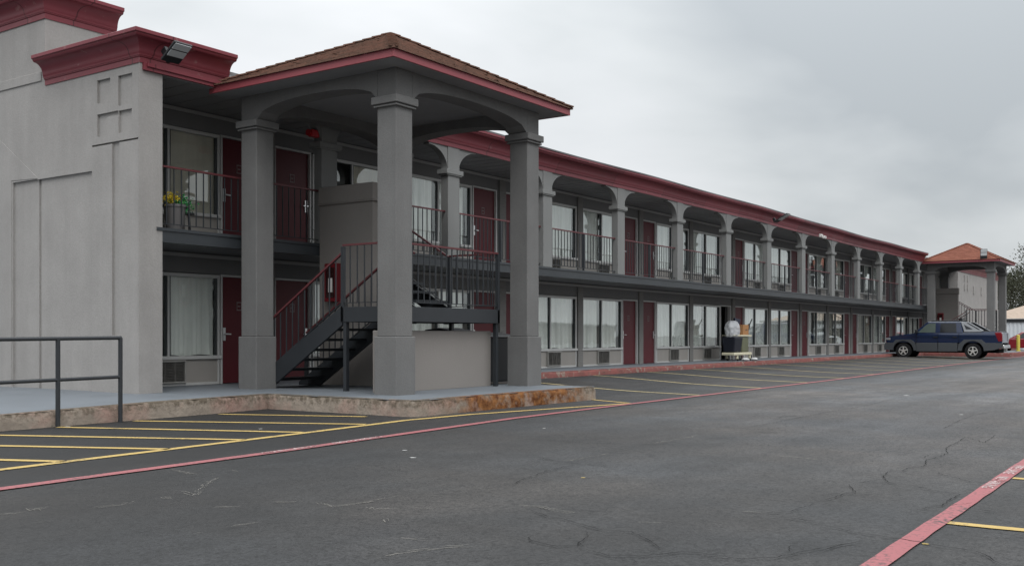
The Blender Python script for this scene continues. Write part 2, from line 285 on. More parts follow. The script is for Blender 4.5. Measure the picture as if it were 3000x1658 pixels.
# ------------------------------------------------------------------ mesh helpers
OFF = {}
class MB:
    def __init__(s): s.v = []; s.f = []; s.mi = []; s.cur = 0
    def add(s, vs, fs):
        k = len(s.v); s.v += [tuple(p) for p in vs]
        for f in fs: s.f.append([i + k for i in f]); s.mi.append(s.cur)
        return s
    def box(s, x0, y0, z0, x1, y1, z1):
        return s.add([(x0, y0, z0), (x1, y0, z0), (x1, y1, z0), (x0, y1, z0), (x0, y0, z1), (x1, y0, z1), (x1, y1, z1), (x0, y1, z1)],
                     [(0, 3, 2, 1), (4, 5, 6, 7), (0, 1, 5, 4), (1, 2, 6, 5), (2, 3, 7, 6), (3, 0, 4, 7)])
    def prism(s, poly, axis, a, b):
        """poly: 2-D outline; extruded along axis ('x': poly=(y,z); 'y': poly=(x,z); 'z': poly=(x,y))"""
        n = len(poly)
        def P(p, t): return {'x': (t, p[0], p[1]), 'y': (p[0], t, p[1]), 'z': (p[0], p[1], t)}[axis]
        return s.add([P(p, a) for p in poly] + [P(p, b) for p in poly],
                     [list(range(n))[::-1], list(range(n, 2 * n))] + [(i, (i + 1) % n, (i + 1) % n + n, i + n) for i in range(n)])
    def tube(s, p, q, r, n=8, r2=None):
        p, q = Vector(p), Vector(q); r2 = r if r2 is None else r2
        d = (q - p).normalized(); a = d.orthogonal().normalized(); b = d.cross(a)
        vs = []
        for c, rr in ((p, r), (q, r2)):
            for i in range(n):
                t = 2 * math.pi * i / n; vs.append(c + (a * math.cos(t) + b * math.sin(t)) * rr)
        return s.add(vs, [(i, (i + 1) % n, (i + 1) % n + n, i + n) for i in range(n)] + [list(range(n))[::-1], list(range(n, 2 * n))])
    def bar(s, p, q, w, h):
        """rectangular bar: w across (horizontal), h tall"""
        p, q = Vector(p), Vector(q); d = (q - p).normalized()
        up = Vector((0, 0, 1)) if abs(d.z) < 0.95 else Vector((0, 1, 0))
        a = d.cross(up).normalized(); b = a.cross(d)
        vs = [c + a * (sx * w / 2) + b * (sy * h / 2) for c in (p, q) for sx, sy in ((-1, -1), (1, -1), (1, 1), (-1, 1))]
        return s.add(vs, [(0, 1, 2, 3), (7, 6, 5, 4), (0, 4, 5, 1), (1, 5, 6, 2), (2, 6, 7, 3), (3, 7, 4, 0)])
    def quad(s, a, b, c, d): return s.add([a, b, c, d], [(0, 1, 2, 3)])
    def lathe(s, c, prof, n=16, axis='z', caps=True):
        vs = []
        for r, h in prof:
            for i in range(n):
                t = 2 * math.pi * i / n; x, y = r * math.cos(t), r * math.sin(t)
                vs.append({'z': (c[0] + x, c[1] + y, c[2] + h), 'x': (c[0] + h, c[1] + x, c[2] + y), 'y': (c[0] + x, c[1] + h, c[2] + y)}[axis])
        m = len(prof)
        fs = [(j * n + i, j * n + (i + 1) % n, (j + 1) * n + (i + 1) % n, (j + 1) * n + i) for j in range(m - 1) for i in range(n)]
        return s.add(vs, fs + ([list(range(n))[::-1], list(range((m - 1) * n, m * n))] if caps else []))
    def sweep(s, path, norms, prof, caps=True):
        """profile (out, z) swept along an XY polyline; norms[i] is the outward normal of segment i; corners mitred"""
        n = len(path); m = len(prof); vs = []
        for i, p in enumerate(path):
            na = Vector(norms[max(i - 1, 0)]); nb = Vector(norms[min(i, n - 2)])
            k = (na + nb) / (1 + na.dot(nb))
            for o, z in prof: vs.append((p[0] + k.x * o, p[1] + k.y * o, z))
        fs = [(i * m + j, i * m + j + 1, (i + 1) * m + j + 1, (i + 1) * m + j) for i in range(n - 1) for j in range(m - 1)]
        if caps: fs += [list(range(m)), [(n - 1) * m + j for j in range(m)][::-1]]
        return s.add(vs, fs)
    def build(s, name, mats, parent=None, origin=None, smooth=False, bevel=0.0, seg=2, rot=0.0, ang=35):
        base = OFF[parent.name] if parent else Vector((0, 0, 0))
        o = Vector(origin) if origin is not None else base
        me = bpy.data.meshes.new(name)
        me.from_pydata([Vector(p) - o for p in s.v], [], s.f); me.update()
        for m in (mats if isinstance(mats, (list, tuple)) else [mats]): me.materials.append(m)
        for p, i in zip(me.polygons, s.mi): p.material_index = i
        import bmesh
        bm = bmesh.new(); bm.from_mesh(me); bmesh.ops.recalc_face_normals(bm, faces=bm.faces); bm.to_mesh(me); bm.free()
        if smooth:
            for p in me.polygons: p.use_smooth = True
            me.set_sharp_from_angle(angle=R(ang))
        ob = bpy.data.objects.new(name, me); C.objects.link(ob)
        ob.location = o - base
        if parent: ob.parent = parent
        OFF[ob.name] = o
        if bevel:
            b = ob.modifiers.new('bevel', 'BEVEL'); b.width = bevel; b.segments = seg; b.limit_method = 'ANGLE'; b.angle_limit = R(40)
        return ob
def thing(name, label, cat, loc, group=None):
    o = bpy.data.objects.new(name, None); C.objects.link(o); o.location = loc; OFF[o.name] = Vector(loc); o.empty_display_size = 0.3
    return tag(o, label, cat, group)
def tag(o, label=None, cat=None, group=None, kind=None):
    for k, v in (('label', label), ('category', cat), ('group', group), ('kind', kind)):
        if v: o[k] = v
    return o
def struct(o, label=None): o['kind'] = 'structure'; return o
def kids(o): return [x for x in bpy.data.objects if x.parent == o]
KIDS = {}
def clone(o, parent=None, delta=(0, 0, 0), label=None, group=None):
    d = Vector(delta); c = o.copy(); C.objects.link(c); c.location = o.location + d
    if parent: c.parent = parent
    OFF[c.name] = OFF[o.name] + d
    if label: c['label'] = label
    if group: c['group'] = group
    for ch in KIDS.setdefault(o.name, kids(o)):
        k = ch.copy(); C.objects.link(k); k.parent = c; OFF[k.name] = OFF[ch.name] + d
        for g in KIDS.setdefault(ch.name, kids(ch)):
            q = g.copy(); C.objects.link(q); q.parent = k; OFF[q.name] = OFF[g.name] + d
            for h in KIDS.setdefault(g.name, kids(g)):
                z = h.copy(); C.objects.link(z); z.parent = q; OFF[z.name] = OFF[h.name] + d
    return c

# ------------------------------------------------------------------ key heights and lines
F1, F2, CEIL, CTOP = 0.18, 2.866, 5.34, 5.83
YF, YW = 14.2, 15.85              # gallery edge line, room wall line
PITCH = 3.905
POST0 = 14.06
END_X = 10.05
GZ = -0.05
LASTX = 69.3

# ------------------------------------------------------------------ ground
gx = [-400, -150, -60, -20, -8] + [i * 1.0 for i in range(-3, 16)] + [15.5, 16.0, 16.5, 17, 17.5, 18, 18.5] + [i * 1.0 for i in range(19, 74)] + [80, 100, 150, 300, 900]
gy = [-600, -150, -60, -25, -10] + [i * 0.5 for i in range(-8, 33)] + [18, 25, 60, 150, 600]
def sst(t): t = max(0, min(1, t)); return t * t * (3 - 2 * t)
def gfun(x, y): return GZ + 0.08 * sst((y - 9.8) / 4.2) * sst((x - 15.2) / 3.0) * (1 - sst((x - 58) / 4))
import bisect
def G(x, y):
    i = max(1, min(len(gx) - 1, bisect.bisect_left(gx, x))); j = max(1, min(len(gy) - 1, bisect.bisect_left(gy, y)))
    x0, x1, y0, y1 = gx[i - 1], gx[i], gy[j - 1], gy[j]; a = (x - x0) / (x1 - x0); b = (y - y0) / (y1 - y0)
    return (gfun(x0, y0) * (1 - a) + gfun(x1, y0) * a) * (1 - b) + (gfun(x0, y1) * (1 - a) + gfun(x1, y1) * a) * b
m = MB(); nx, ny = len(gx), len(gy)
m.add([(x, y, gfun(x, y)) for y in gy for x in gx], [(j * nx + i, j * nx + i + 1, (j + 1) * nx + i + 1, (j + 1) * nx + i) for j in range(ny - 1) for i in range(nx - 1)])
struct(m.build('ground', ASPHALT))

def ribbon(mb, pts, width, lift, step=0.25, jag=0.0, taper=False):
    """a painted strip along a ground polyline"""
    out = []
    for (a, b) in zip(pts[:-1], pts[1:]):
        n = max(1, int((Vector(b) - Vector(a)).length / step))
        for i in range(n): out.append(Vector(a).lerp(Vector(b), i / n))
    out.append(Vector(pts[-1])); n = len(out); vs = []
    for i, p in enumerate(out):
        d = (out[min(i + 1, n - 1)] - out[max(i - 1, 0)]).normalized(); nrm = Vector((-d.y, d.x))
        wd = width / 2 * (1 if not taper else (1 if 1 < i < n - 2 else 0.5) * random.uniform(0.45, 1.25))
        for sg in (-1, 1):
            q = p + nrm * sg * (wd + random.uniform(-jag, jag)); vs.append((q.x, q.y, G(q.x, q.y) + lift))
    mb.add(vs, [(2 * i, 2 * i + 1, 2 * i + 3, 2 * i + 2) for i in range(n - 1)])
REDL = [(-2, 7.25), (4.11, 7.52), (6.96, 7.68), (11.69, 8.1), (15.44, 8.2), (21.65, 8.27), (27.72, 8.36), (35, 8.62), (52.2, 8.98), (64, 9.2), (85, 9.5)]
def redy(x):
    for (a, b) in zip(REDL[:-1], REDL[1:]):
        if x <= b[0]: return a[1] + (b[1] - a[1]) * (x - a[0]) / (b[0] - a[0])
    return REDL[-1][1]
mb = MB(); ribbon(mb, REDL, 0.135, 0.009, jag=0.004); struct(mb.build('fire_lane_line', PAINT_RED))
mb = MB(); ribbon(mb, [(-2, 1.38), (5.26, 1.43), (10, 1.46), (30, 1.5)], 0.115, 0.009, jag=0.004); struct(mb.build('fire_lane_line', PAINT_RED))
mb = MB(); ribbon(mb, [(-2, 8.05), (4.72, 8.62), (8.6, 8.93), (10.65, 9.13), (12.0, 9.03), (15.38, 8.30)], 0.12, 0.006, jag=0.004); struct(mb.build('bay_edge_line', PAINT_YEL))
HATCH = [((9.9, 12.1), (10.78, 10.0)), ((8.46, 12.08), (9.85, 9.15)), ((7.33, 12.05), (8.6, 9.0)), ((6.22, 11.9), (7.62, 8.88)), ((5.15, 11.75), (6.55, 8.78)), ((4.1, 11.5), (5.36, 8.7)), ((3.0, 11.3), (4.25, 8.62))]
for a, b in HATCH:
    mb = MB(); ribbon(mb, [a, b], 0.118, 0.006, jag=0.004); struct(mb.build('hatch_line', PAINT_YEL))
mb = MB(); ribbon(mb, [(16.0, 9.38), (15.5, 8.3)], 0.10, 0.006, jag=0.004); struct(mb.build('bay_line', PAINT_YEL))
BAYX = [18.36, 21.66, 24.85, 28.0, 31.4, 35.0, 38.3, 42.0, 45.8, 49.4, 53.0, 56.6]
for i, bx in enumerate(BAYX):
    dxy = 0.30 if i == 0 else 0.42
    y0 = redy(bx) + 0.04; y1 = 13.98
    mb = MB(); ribbon(mb, [(bx + dxy * (y1 - y0), y1), (bx, y0)], 0.115, 0.006, step=0.4, jag=0.004)
    struct(mb.build('bay_line', PAINT_YEL_OLD))
for i in range(9):
    x = 1.9 + 2.4 * i
    mb = MB(); ribbon(mb, [(x, 1.39), (x + 0.0, -4.2)], 0.10, 0.006, jag=0.004); struct(mb.build('bay_line', PAINT_YEL))
CR = [[(6.15, 2.0), (6.14, 1.94), (6.09, 1.87), (6.05, 1.77), (6.02, 1.68), (6.0, 1.56), (5.99, 1.48), (5.95, 1.38), (5.92, 1.28), (5.88, 1.16), (5.87, 1.08), (5.79, 1.01), (5.68, 0.97), (5.61, 0.91)], [(7.04, 2.29), (7.22, 2.26), (7.47, 2.25), (7.54, 2.19), (7.53, 2.11), (7.55, 2.01)], [(7.54, 2.19), (7.76, 2.28), (7.95, 2.36)], [(12.9, 2.15), (12.26, 2.11), (11.88, 2.1), (12.17, 2.23), (12.44, 2.4), (11.84, 2.34), (11.15, 2.32), (10.77, 2.25), (10.65, 2.2), (10.11, 2.21), (9.95, 2.25), (9.61, 2.17), (9.42, 2.15), (9.2, 2.23), (9.01, 2.23), (8.88, 2.31), (8.55, 2.26), (8.33, 2.18), (8.2, 2.09), (8.19, 2.01), (8.12, 1.89), (8.01, 1.76), (7.96, 1.7), (7.93, 1.58), (7.92, 1.56), (7.6, 1.56), (7.33, 1.56), (7.2, 1.6), (7.11, 1.63), (6.95, 1.67)], [(9.11, 1.98), (8.9, 1.85), (8.76, 1.71), (8.63, 1.61), (8.57, 1.51)], [(10.05, 2.31), (10.42, 2.31)], [(8.4, 2.23), (8.28, 2.26), (8.08, 2.31), (8.01, 2.36)], [(7.32, 1.4), (7.29, 1.31), (7.24, 1.21), (7.25, 1.07)], [(5.39, 1.76), (5.54, 1.73), (5.68, 1.69), (5.79, 1.66)], [(6.46, 4.48), (6.78, 4.59), (7.16, 4.67), (7.44, 4.71), (7.76, 4.72)], [(5.58, 3.73), (5.46, 3.51), (5.43, 3.37), (5.31, 3.13), (5.25, 3.0), (5.3, 2.83), (5.13, 2.62), (4.99, 2.49)], [(4.72, 2.79), (4.66, 2.63), (4.75, 2.49), (4.84, 2.41), (4.97, 2.35), (5.0, 2.26), (4.99, 2.14), (4.98, 2.03), (5.09, 1.91), (5.26, 1.84), (5.4, 1.81), (5.56, 1.75), (5.77, 1.65)], [(6.27, 2.34), (6.26, 2.12), (6.19, 2.0)], [(6.35, 2.41), (6.51, 2.31), (6.76, 2.29), (6.91, 2.29)], [(4.77, 3.24), (4.74, 3.09), (4.7, 2.96), (4.8, 2.9), (5.05, 2.98), (5.15, 3.04)], [(12.32, 4.91), (12.9, 4.85), (14.08, 4.86), (15.43, 4.87), (16.24, 4.81), (17.36, 4.81), (19, 4.9), (22, 5.0)], [(13.43, 2.83), (14.81, 2.92), (16.05, 2.95), (16.84, 2.84)], [(9.5, 6.16), (9.44, 5.69), (9.51, 5.32), (9.71, 4.95), (9.82, 4.73)], [(8.08, 5.31), (7.91, 5.0), (7.86, 4.7), (7.82, 4.51), (7.81, 4.29)]]
SC = [[(4.1, 4.91), (4.19, 4.89), (4.28, 4.86)], [(3.86, 4.9), (3.88, 4.88)], [(4.05, 6.2), (4.2, 6.16), (4.32, 6.21)], [(4.58, 6.21), (4.58, 6.11)], [(4.84, 6.33), (4.77, 6.1), (5.09, 6.41), (5.44, 6.68)], [(5.81, 7.0), (5.78, 6.89)], [(4.89, 5.38), (4.96, 5.29), (5.05, 5.25), (5.06, 5.14), (4.99, 4.91), (5.15, 4.86), (5.36, 4.86), (5.58, 4.85)], [(4.53, 5.54), (4.63, 5.44)], [(5.12, 4.7), (5.08, 4.61), (5.29, 4.44), (5.33, 4.29)], [(4.83, 4.33), (4.78, 4.27)], [(4.41, 3.82), (4.47, 3.68)], [(3.97, 3.6), (4.12, 3.59), (4.25, 3.53), (4.39, 3.47), (4.5, 3.36)], [(3.79, 6.54), (3.76, 6.41)], [(5.59, 7.44), (5.51, 7.1), (5.59, 6.88)], [(3.53, 6.45), (3.63, 6.41), (3.88, 6.48)], [(5.74, 3.98), (5.72, 3.87), (5.79, 3.77), (5.71, 3.61), (5.68, 3.47)], [(9.49, 3.55), (9.51, 3.32), (9.44, 3.07)], [(8.03, 4.97), (8.38, 4.94), (8.76, 4.94)], [(10.59, 4.98), (10.99, 5.01)], [(5.62, 2.95), (5.69, 2.87)], [(6.38, 2.57), (6.4, 2.47)], [(9.84, 5.02), (10.25, 4.98), (10.74, 4.97)], [(16.2, 5.11), (16.27, 5.0)]]
def wobble(pts, amp, step):
    out = []
    for a, b in zip(pts[:-1], pts[1:]):
        n = max(1, int((Vector(b) - Vector(a)).length / step))
        for i in range(n):
            p = Vector(a).lerp(Vector(b), i / n); out.append((p.x + random.uniform(-amp, amp), p.y + random.uniform(-amp, amp)))
    return out + [pts[-1]]
mb = MB()
for l in CR:
    q = wobble(l, 0.010, 0.045); ribbon(mb, q, 0.0062, 0.0105, step=0.05, taper=True)
    for k in range(3, len(q) - 3, 7):                      # short side branches
        if random.random() < 0.55:
            a = random.uniform(0, 6.28); p0 = q[k]; br = [p0]
            for _ in range(random.randint(3, 8)): a += random.uniform(-.6, .6); br.append((br[-1][0] + .035 * math.cos(a), br[-1][1] + .035 * math.sin(a)))
            ribbon(mb, br, 0.0042, 0.0104, step=0.05, taper=True)
struct(mb.build('ground_cracks', CRACKM))
mb = MB()
for l in SC:
    for rep in range(7):
        ox, oy = random.uniform(-.035, .035), random.uniform(-.035, .035)
        q = wobble([(x + ox, y + oy) for x, y in l], 0.006, 0.03)
        i = 0
        while i < len(q) - 1:
            n = random.randint(2, 4); seg = q[i:i + n]
            if len(seg) > 1 and random.random() < 0.42: ribbon(mb, seg, random.uniform(0.002, 0.010), 0.0025 + 0.0003 * rep, step=0.05, taper=True)
            i += n - 1
struct(mb.build('ground_scuff_marks', SCUFFM))

def lettering(name, text, size, loc, rot, length, material):
    cu = bpy.data.curves.new(name, 'FONT'); cu.body = text; cu.size = size; cu.extrude = 0.0006
    to = bpy.data.objects.new(name, cu); C.objects.link(to)
    dg = bpy.context.evaluated_depsgraph_get(); me = bpy.data.meshes.new_from_object(to.evaluated_get(dg))
    bpy.data.objects.remove(to); 
    xs = [v.co.x for v in me.vertices]; ys = [v.co.y for v in me.vertices]; kx = length / (max(xs) - min(xs)); ky = size / (max(ys) - min(ys))
    for v in me.vertices: v.co.x = (v.co.x - min(xs)) * kx; v.co.y = (v.co.y - min(ys)) * ky
    me.materials.append(material)
    o = bpy.data.objects.new(name, me); C.objects.link(o); o.location = loc; o.rotation_euler = (0, 0, rot); OFF[o.name] = Vector(loc)
    return o
for txt, x, y, rot, L in (('FIRE LANE', 6.82, 7.635, R(5), 0.73), ('NO PARKING', 7.88, 7.73, R(5), 0.82), ('FIRE LANE', 9.95, 1.50, R(180), 0.64), ('NO PARKING', 9.09, 1.495, R(180), 0.74)):
    struct(lettering('road_lettering', txt, 0.083, (x, y, GZ + 0.012), rot, L, PAINT_WHITE))

# ------------------------------------------------------------------ walkway and kerbs
def rounded(x, y, r, a0, a1, n=6): return [(x + r * math.cos(R(a0 + (a1 - a0) * i / n)), y + r * math.sin(R(a0 + (a1 - a0) * i / n))) for i in range(n + 1)]
wk = [(2, 12.1), (6.3, 12.13), (9.8, 12.28), (11.12, 12.42), (11.12, 9.62)]
wk += rounded(11.3, 9.55, 0.15, 180, 260, 4) + [(13, 9.42)] + rounded(16.0, 9.62, 0.28, 275, 355, 6) + [(16.33, 14.07), (61.6, 14.07), (61.6, 9.5), (69.6, 9.5), (69.6, 14.07), (95, 14.07), (95, 16.2), (10.3, 16.2), (10.3, 28), (2, 28)]
def ztop(x): return F1 - 0.05 * sst((9.5 - x) / 4)
inset = MB()
n = len(wk)
inset.add([(x, y, ztop(x)) for x, y in wk], [list(range(n))])
struct(inset.build('walkway', WALKM))
def kerb(pts, name, material, jag):
    """sloped, chipped kerb face along a polyline (outward = right-hand side of travel)"""
    out = []
    for a, b in zip(pts[:-1], pts[1:]):
        k = max(1, int((Vector(b) - Vector(a)).length / 0.07))
        for i in range(k): out.append(Vector(a).lerp(Vector(b), i / k))
    out.append(Vector(pts[-1])); k = len(out); mb = MB(); vs = []; cols = 6
    for i, p in enumerate(out):
        d = (out[min(i + 1, k - 1)] - out[max(i - 1, 0)]).normalized(); nr = Vector((d.y, -d.x)); zt = ztop(p.x)
        zb = G(p.x, p.y) - 0.05
        prof = [(-0.14, zt + 0.003), (-0.025, zt + 0.003), (0.005, zt - 0.012), (0.018, zt - 0.05), (0.028, (zt + zb) / 2), (0.035, zb)]
        for o_, z in prof:
            q = Vector((p.x, p.y, z)); nz = mnoise.noise(q * 6) * jag + mnoise.noise(q * 21) * jag * 0.7
            if o_ < -0.1: nz = 0
            vs.append((p.x + nr.x * (o_ + nz), p.y + nr.y * (o_ + nz), z + (nz * 0.5 if -0.1 < o_ < 0.02 else 0)))
    mb.add(vs, [(i * cols + j, i * cols + j + 1, (i + 1) * cols + j + 1, (i + 1) * cols + j) for i in range(k - 1) for j in range(cols - 1)])
    return struct(mb.build(name, material, smooth=True, ang=60))
i16 = wk.index((16.33, 14.07))
kerb(wk[:i16 + 1], 'kerb', KERB_RAW, 0.016)
kerb([(16.37, 14.07), (61.6, 14.07), (61.6, 9.5), (69.6, 9.5), (69.6, 14.07), (95, 14.07)], 'kerb', KERB_RED, 0.012)

# ------------------------------------------------------------------ motel building
B = thing('motel_building', 'long two storey grey motel with maroon cornice, red doors and arched upper gallery', 'motel', (END_X, YF, F1))
XK = [10.32, 14.20, 18.25, 22.35, 26.38] + [30.285 + PITCH * i for i in range(11)]      # centre lines of the party wall pilasters
NU = 15
# gable end wall with its sunk stucco pattern, as a depth grid facing -X
REC = [(14.25, 15.51, 4.245, 4.275, .05), (15.0, 15.36, 4.95, 5.335, .04), (14.41, 14.78, 4.84, 5.33, .04), (14.42, 14.77, 4.40, 4.76, .04), (15.08, 15.36, 4.40, 4.77, .04), (14.78, 15.08, 4.70, 4.77, .04),
       (14.75, 14.95, 1.11, 4.245, .04), (15.51, 17.07, 0.10, 3.85, .04), (17.07, 17.15, 0.10, 3.85, .07), (17.15, 17.94, 0.10, 3.86, .04)]
PRO = [(14.2, 14.95, 0.10, 1.11, .02)]
ys = sorted({14.25, 26.0} | {v for r in REC + PRO for v in r[:2]}); zs = sorted({0.05, 5.8} | {v for r in REC + PRO for v in r[2:4]})
ys = [y for y in ys if y >= 14.2]
def dep(y, z):
    d = 0.0
    for y0, y1, z0, z1, t in PRO:
        if y0 < y < y1 and z0 < z < z1: d -= t
    for y0, y1, z0, z1, t in REC:
        if y0 < y < y1 and z0 < z < z1: d += t
    return d
m = MB(); D = {}
for i in range(len(ys) - 1):
    for j in range(len(zs) - 1):
        D[i, j] = END_X + dep((ys[i] + ys[i + 1]) / 2, (zs[j] + zs[j + 1]) / 2)
for (i, j), x in D.items():
    y0, y1, z0, z1 = ys[i], ys[i + 1], zs[j], zs[j + 1]
    m.quad((x, y0, z0), (x, y0, z1), (x, y1, z1), (x, y1, z0))
    for (a, b), pa, pb in (((i + 1, j), (y1, z0), (y1, z1)), ((i, j + 1), (y0, z1), (y1, z1))):
        if (a, b) in D and abs(D[a, b] - x) > 1e-4: m.quad((x, *pa), (x, *pb), (D[a, b], *pb), (D[a, b], *pa))
m.box(END_X + 0.12, 14.2, 0.05, END_X + 0.42, 26, 5.7)
m.quad((END_X - .02, 14.2, 0.05), (END_X - .02, 14.2, 5.6), (END_X + 0.2, 14.199, 5.6), (END_X + 0.2, 14.199, 0.05))
# broad sloping buttress on the lower left of the gable
m.prism([(17.02, 0.05), (17.10, 3.80), (17.16, 3.88), (18.4, 4.72), (26, 9.0), (26, 0.05)][:0] or [(17.97, 0.06), (17.97, 3.90), (17.12, 3.87), (18.4, 4.70), (25.9, 9.5), (25.9, 0.06)], 'x', END_X - 0.008, END_X + 0.02)
m.build('end_wall', STUCCO_PALE, B)
# parapet tower behind the gable
m = MB(); m.box(END_X + 0.003, 16.9, 5.72, END_X + 1.37, 26, 6.95); m.box(END_X - 0.02, 17.0, 5.56, END_X + 0.05, 26, 5.73)
tw = m.build('parapet_tower', STUCCO_PALE, B, bevel=0.01)
def crown(z0, z1, out):
    """stepped crown moulding: fillet, fascia, bead, cove, top fillet"""
    h = z1 - z0; P_ = [(0, 0), (.06, 0), (.06, .19), (.12, .20), (.13, .235), (.16, .24), (.17, .30), (.20, .33)]
    for i in range(9):
        t = i / 8; P_.append((.21 + .60 * (1 - math.cos(t * math.pi / 2)), .34 + .42 * math.sin(t * math.pi / 2)))
    P_ += [(.86, .78), (.90, .82), (.91, .85), (.97, .86), (1.0, .875), (1.0, .985), (.97, 1.0), (0.0, 1.0)]
    return [(a * out, z0 + b * h) for a, b in P_]
m = MB(); m.sweep([(END_X + 0.0, 26), (END_X, 16.9), (END_X + 1.39, 16.9)], [(-1, 0), (0, -1)], crown(6.64, 7.14, 0.27))
m.build('cornice', CORNICE, tw, smooth=True, ang=28)
# main cornice: gable return, near front run, long run, far run
m = MB()
m.sweep([(END_X, 16.88), (END_X, YF), (11.80, YF)], [(-1, 0), (0, -1)], crown(5.465, 5.935, 0.27))
m.box(END_X + 0.04, YF - 0.05, CEIL + 0.012, 11.80, YF - 0.001, 5.47); m.box(END_X + 0.09, YF - 0.075, CEIL + 0.07, 11.80, YF - 0.0505, 5.47)
m.build('cornice', CORNICE, B, smooth=True, ang=28)
m = MB(); m.sweep([(16.2 + i * (62.2 - 16.2) / 40, YF + 0.012 * math.sin(i * 1.7)) for i in range(41)], [(0, -1)] * 40, crown(CEIL - 0.005, CTOP - 0.015, 0.27))
for i, v in enumerate(m.v):
    sag = 0.018 * math.sin(v[0] * 0.23) + 0.012 * math.sin(v[0] * 0.71 + 1); m.v[i] = (v[0], v[1], v[2] + sag)
m.build('cornice', CORNICE, B, smooth=True, ang=28)
m = MB(); m.sweep([(66.5, YF), (71.3, YF)], [(0, -1)], crown(CEIL, CTOP, 0.27)); m.build('cornice', CORNICE, B, smooth=True, ang=28)
# drip edge along the top of the long cornice
m = MB()
for i in range(40):
    x0, x1 = 16.2 + i * 1.15, 16.2 + (i + 1) * 1.15
    s0, s1 = [0.018 * math.sin(x * 0.23) + 0.012 * math.sin(x * 0.71 + 1) for x in (x0, x1)]
    m.bar((x0, YF - 0.265, CTOP - 0.004 + s0), (x1, YF - 0.265, CTOP - 0.004 + s1), 0.03, 0.035)
m.build('roof_flashing', mat('grey flashing', (0.11, 0.105, 0.11), 0.4, 0.4, metal=0.3), B)
m = MB(); m.prism([(14.02, 5.42), (14.02, 5.50), (14.12, 5.60), (14.30, 5.62), (14.30, 5.42)], 'x', 11.78, 12.45); m.build('roof_flashing', LINT, B, bevel=0.03)
# roof deck, soffit and rear shell
m = MB(); m.box(END_X + 0.43, YF + 0.01, 5.45, LASTX + 2, 26, 5.70); m.build('roof', mat('grey roof deck', (0.2, 0.2, 0.2)), B)
m = MB(); m.box(END_X + 0.42, YF - 0.0, CEIL, LASTX + 2, YW, CEIL + 0.06)
x = END_X + 0.6
while x < 71: m.box(x, YF + 0.03, CEIL - 0.006, x + 0.02, YW, CEIL + 0.001); x += 0.405
m.build('gallery_ceiling', SOFFIT, B)
m = MB(); m.box(END_X + 0.42, 25.8, 0, LASTX + 2, 26, 5.6); m.build('rear_wall', WALL_GREY, B)
# gallery slab with fascia
m = MB(); m.box(END_X + 0.30, YF + 0.03, F2 - 0.20, 71.3, YW, F2 - 0.004)
m.build('gallery_floor', mat('grey slab underside', (0.17, 0.172, 0.175), 0.85), B)
m = MB()
nseg = 96
for i in range(nseg):
    x0 = END_X + 0.30 + (71.3 - END_X - 0.30) * i / nseg; x1 = END_X + 0.30 + (71.3 - END_X - 0.30) * (i + 1) / nseg
    q = lambda x, k: 0.010 * mnoise.noise(Vector((x * 0.55, k, 0)))
    for (ya, za, yb, zb) in ((0.06, .0, -0.02, .0), (-0.02, .0, -0.02, -.05), (-0.02, -.05, 0.0, -.055), (0.0, -.055, 0.004, -.235), (0.004, -.235, 0.2, -.24)):
        m.quad((x0, YF + ya + q(x0, za), F2 + za + q(x0, 5)), (x1, YF + ya + q(x1, za), F2 + za + q(x1, 5)), (x1, YF + yb + q(x1, zb), F2 + zb + q(x1, 5)), (x0, YF + yb + q(x0, zb), F2 + zb + q(x0, 5)))
m.box(END_X + 0.30, YF + 0.01, F2 - 0.23, END_X + 0.33, YF + 0.2, F2 - 0.002)
m.build('gallery_fascia', SLAB, B)

# --- room front wall
def unit(k): return XK[k], XK[k + 1] if k + 1 < len(XK) else XK[k] + PITCH
WIN, DOORI = {}, {}
for k in range(NU):
    a, b = unit(k); sc = (b - a) / PITCH
    if k % 2 == 0: WIN[k] = (a + .15 * sc, b - 1.285 * sc); DOORI[k] = (b - 1.205 * sc, b - 0.275 * sc)
    else: DOORI[k] = (a + .175 * sc, a + 1.08 * sc); WIN[k] = (a + 1.16 * sc, b - .185 * sc)
WIN[0] = (10.75, 12.96); DOORI[0] = (13.03, 13.97)
m = MB()
for k in range(NU):
    a, b = unit(k)
    for z0, top in ((F1, F2 - 0.2), (F2, CEIL)):
        zl = z0 + 2.10
        m.box(a, YW, zl, b, YW + 0.22, top)                                   # lintel
        lo, hi = min(WIN[k][0], DOORI[k][0]) - 0.03, max(WIN[k][1], DOORI[k][1]) + 0.03
        m.box(a, YW, z0 - 0.02, lo, YW + 0.22, zl); m.box(hi, YW, z0 - 0.02, b, YW + 0.22, zl)
m.box(XK[NU] if NU < len(XK) else 69, YW, 0, 72, YW + 0.22, CEIL)
m.build('front_wall', WALL_GREY, B)
m = MB()
for z in (F2 - 0.26, CEIL - 0.055): m.box(END_X + 0.42, YW - 0.035, z - 0.03, 71.2, YW + 0.002, z + 0.03)
m.build('wall_trim', LINT, B)
# brick party wall pilasters
m = MB(); m.box(-0.14, -0.055, 0, 0.14, 0.01, F2 - 0.31 - F1); pA = m.build('brick_pilaster', BRICK, B, origin=(0, 0, 0)); pA.location = Vector((XK[1], YW, F1)) - OFF[B.name]
m = MB(); m.box(-0.14, -0.055, 0, 0.14, 0.01, CEIL - 0.09 - F2); pB = m.build('brick_pilaster', BRICK, B, origin=(0, 0, 0)); pB.location = Vector((XK[1], YW, F2)) - OFF[B.name]
OFF[pA.name] = Vector((XK[1], YW, F1)); OFF[pB.name] = Vector((XK[1], YW, F2))
for k in range(2, NU + 1):
    dx = (XK[k] if k < len(XK) else XK[-1] + PITCH) - XK[1]
    clone(pA, B, (dx, 0, 0)); clone(pB, B, (dx, 0, 0))

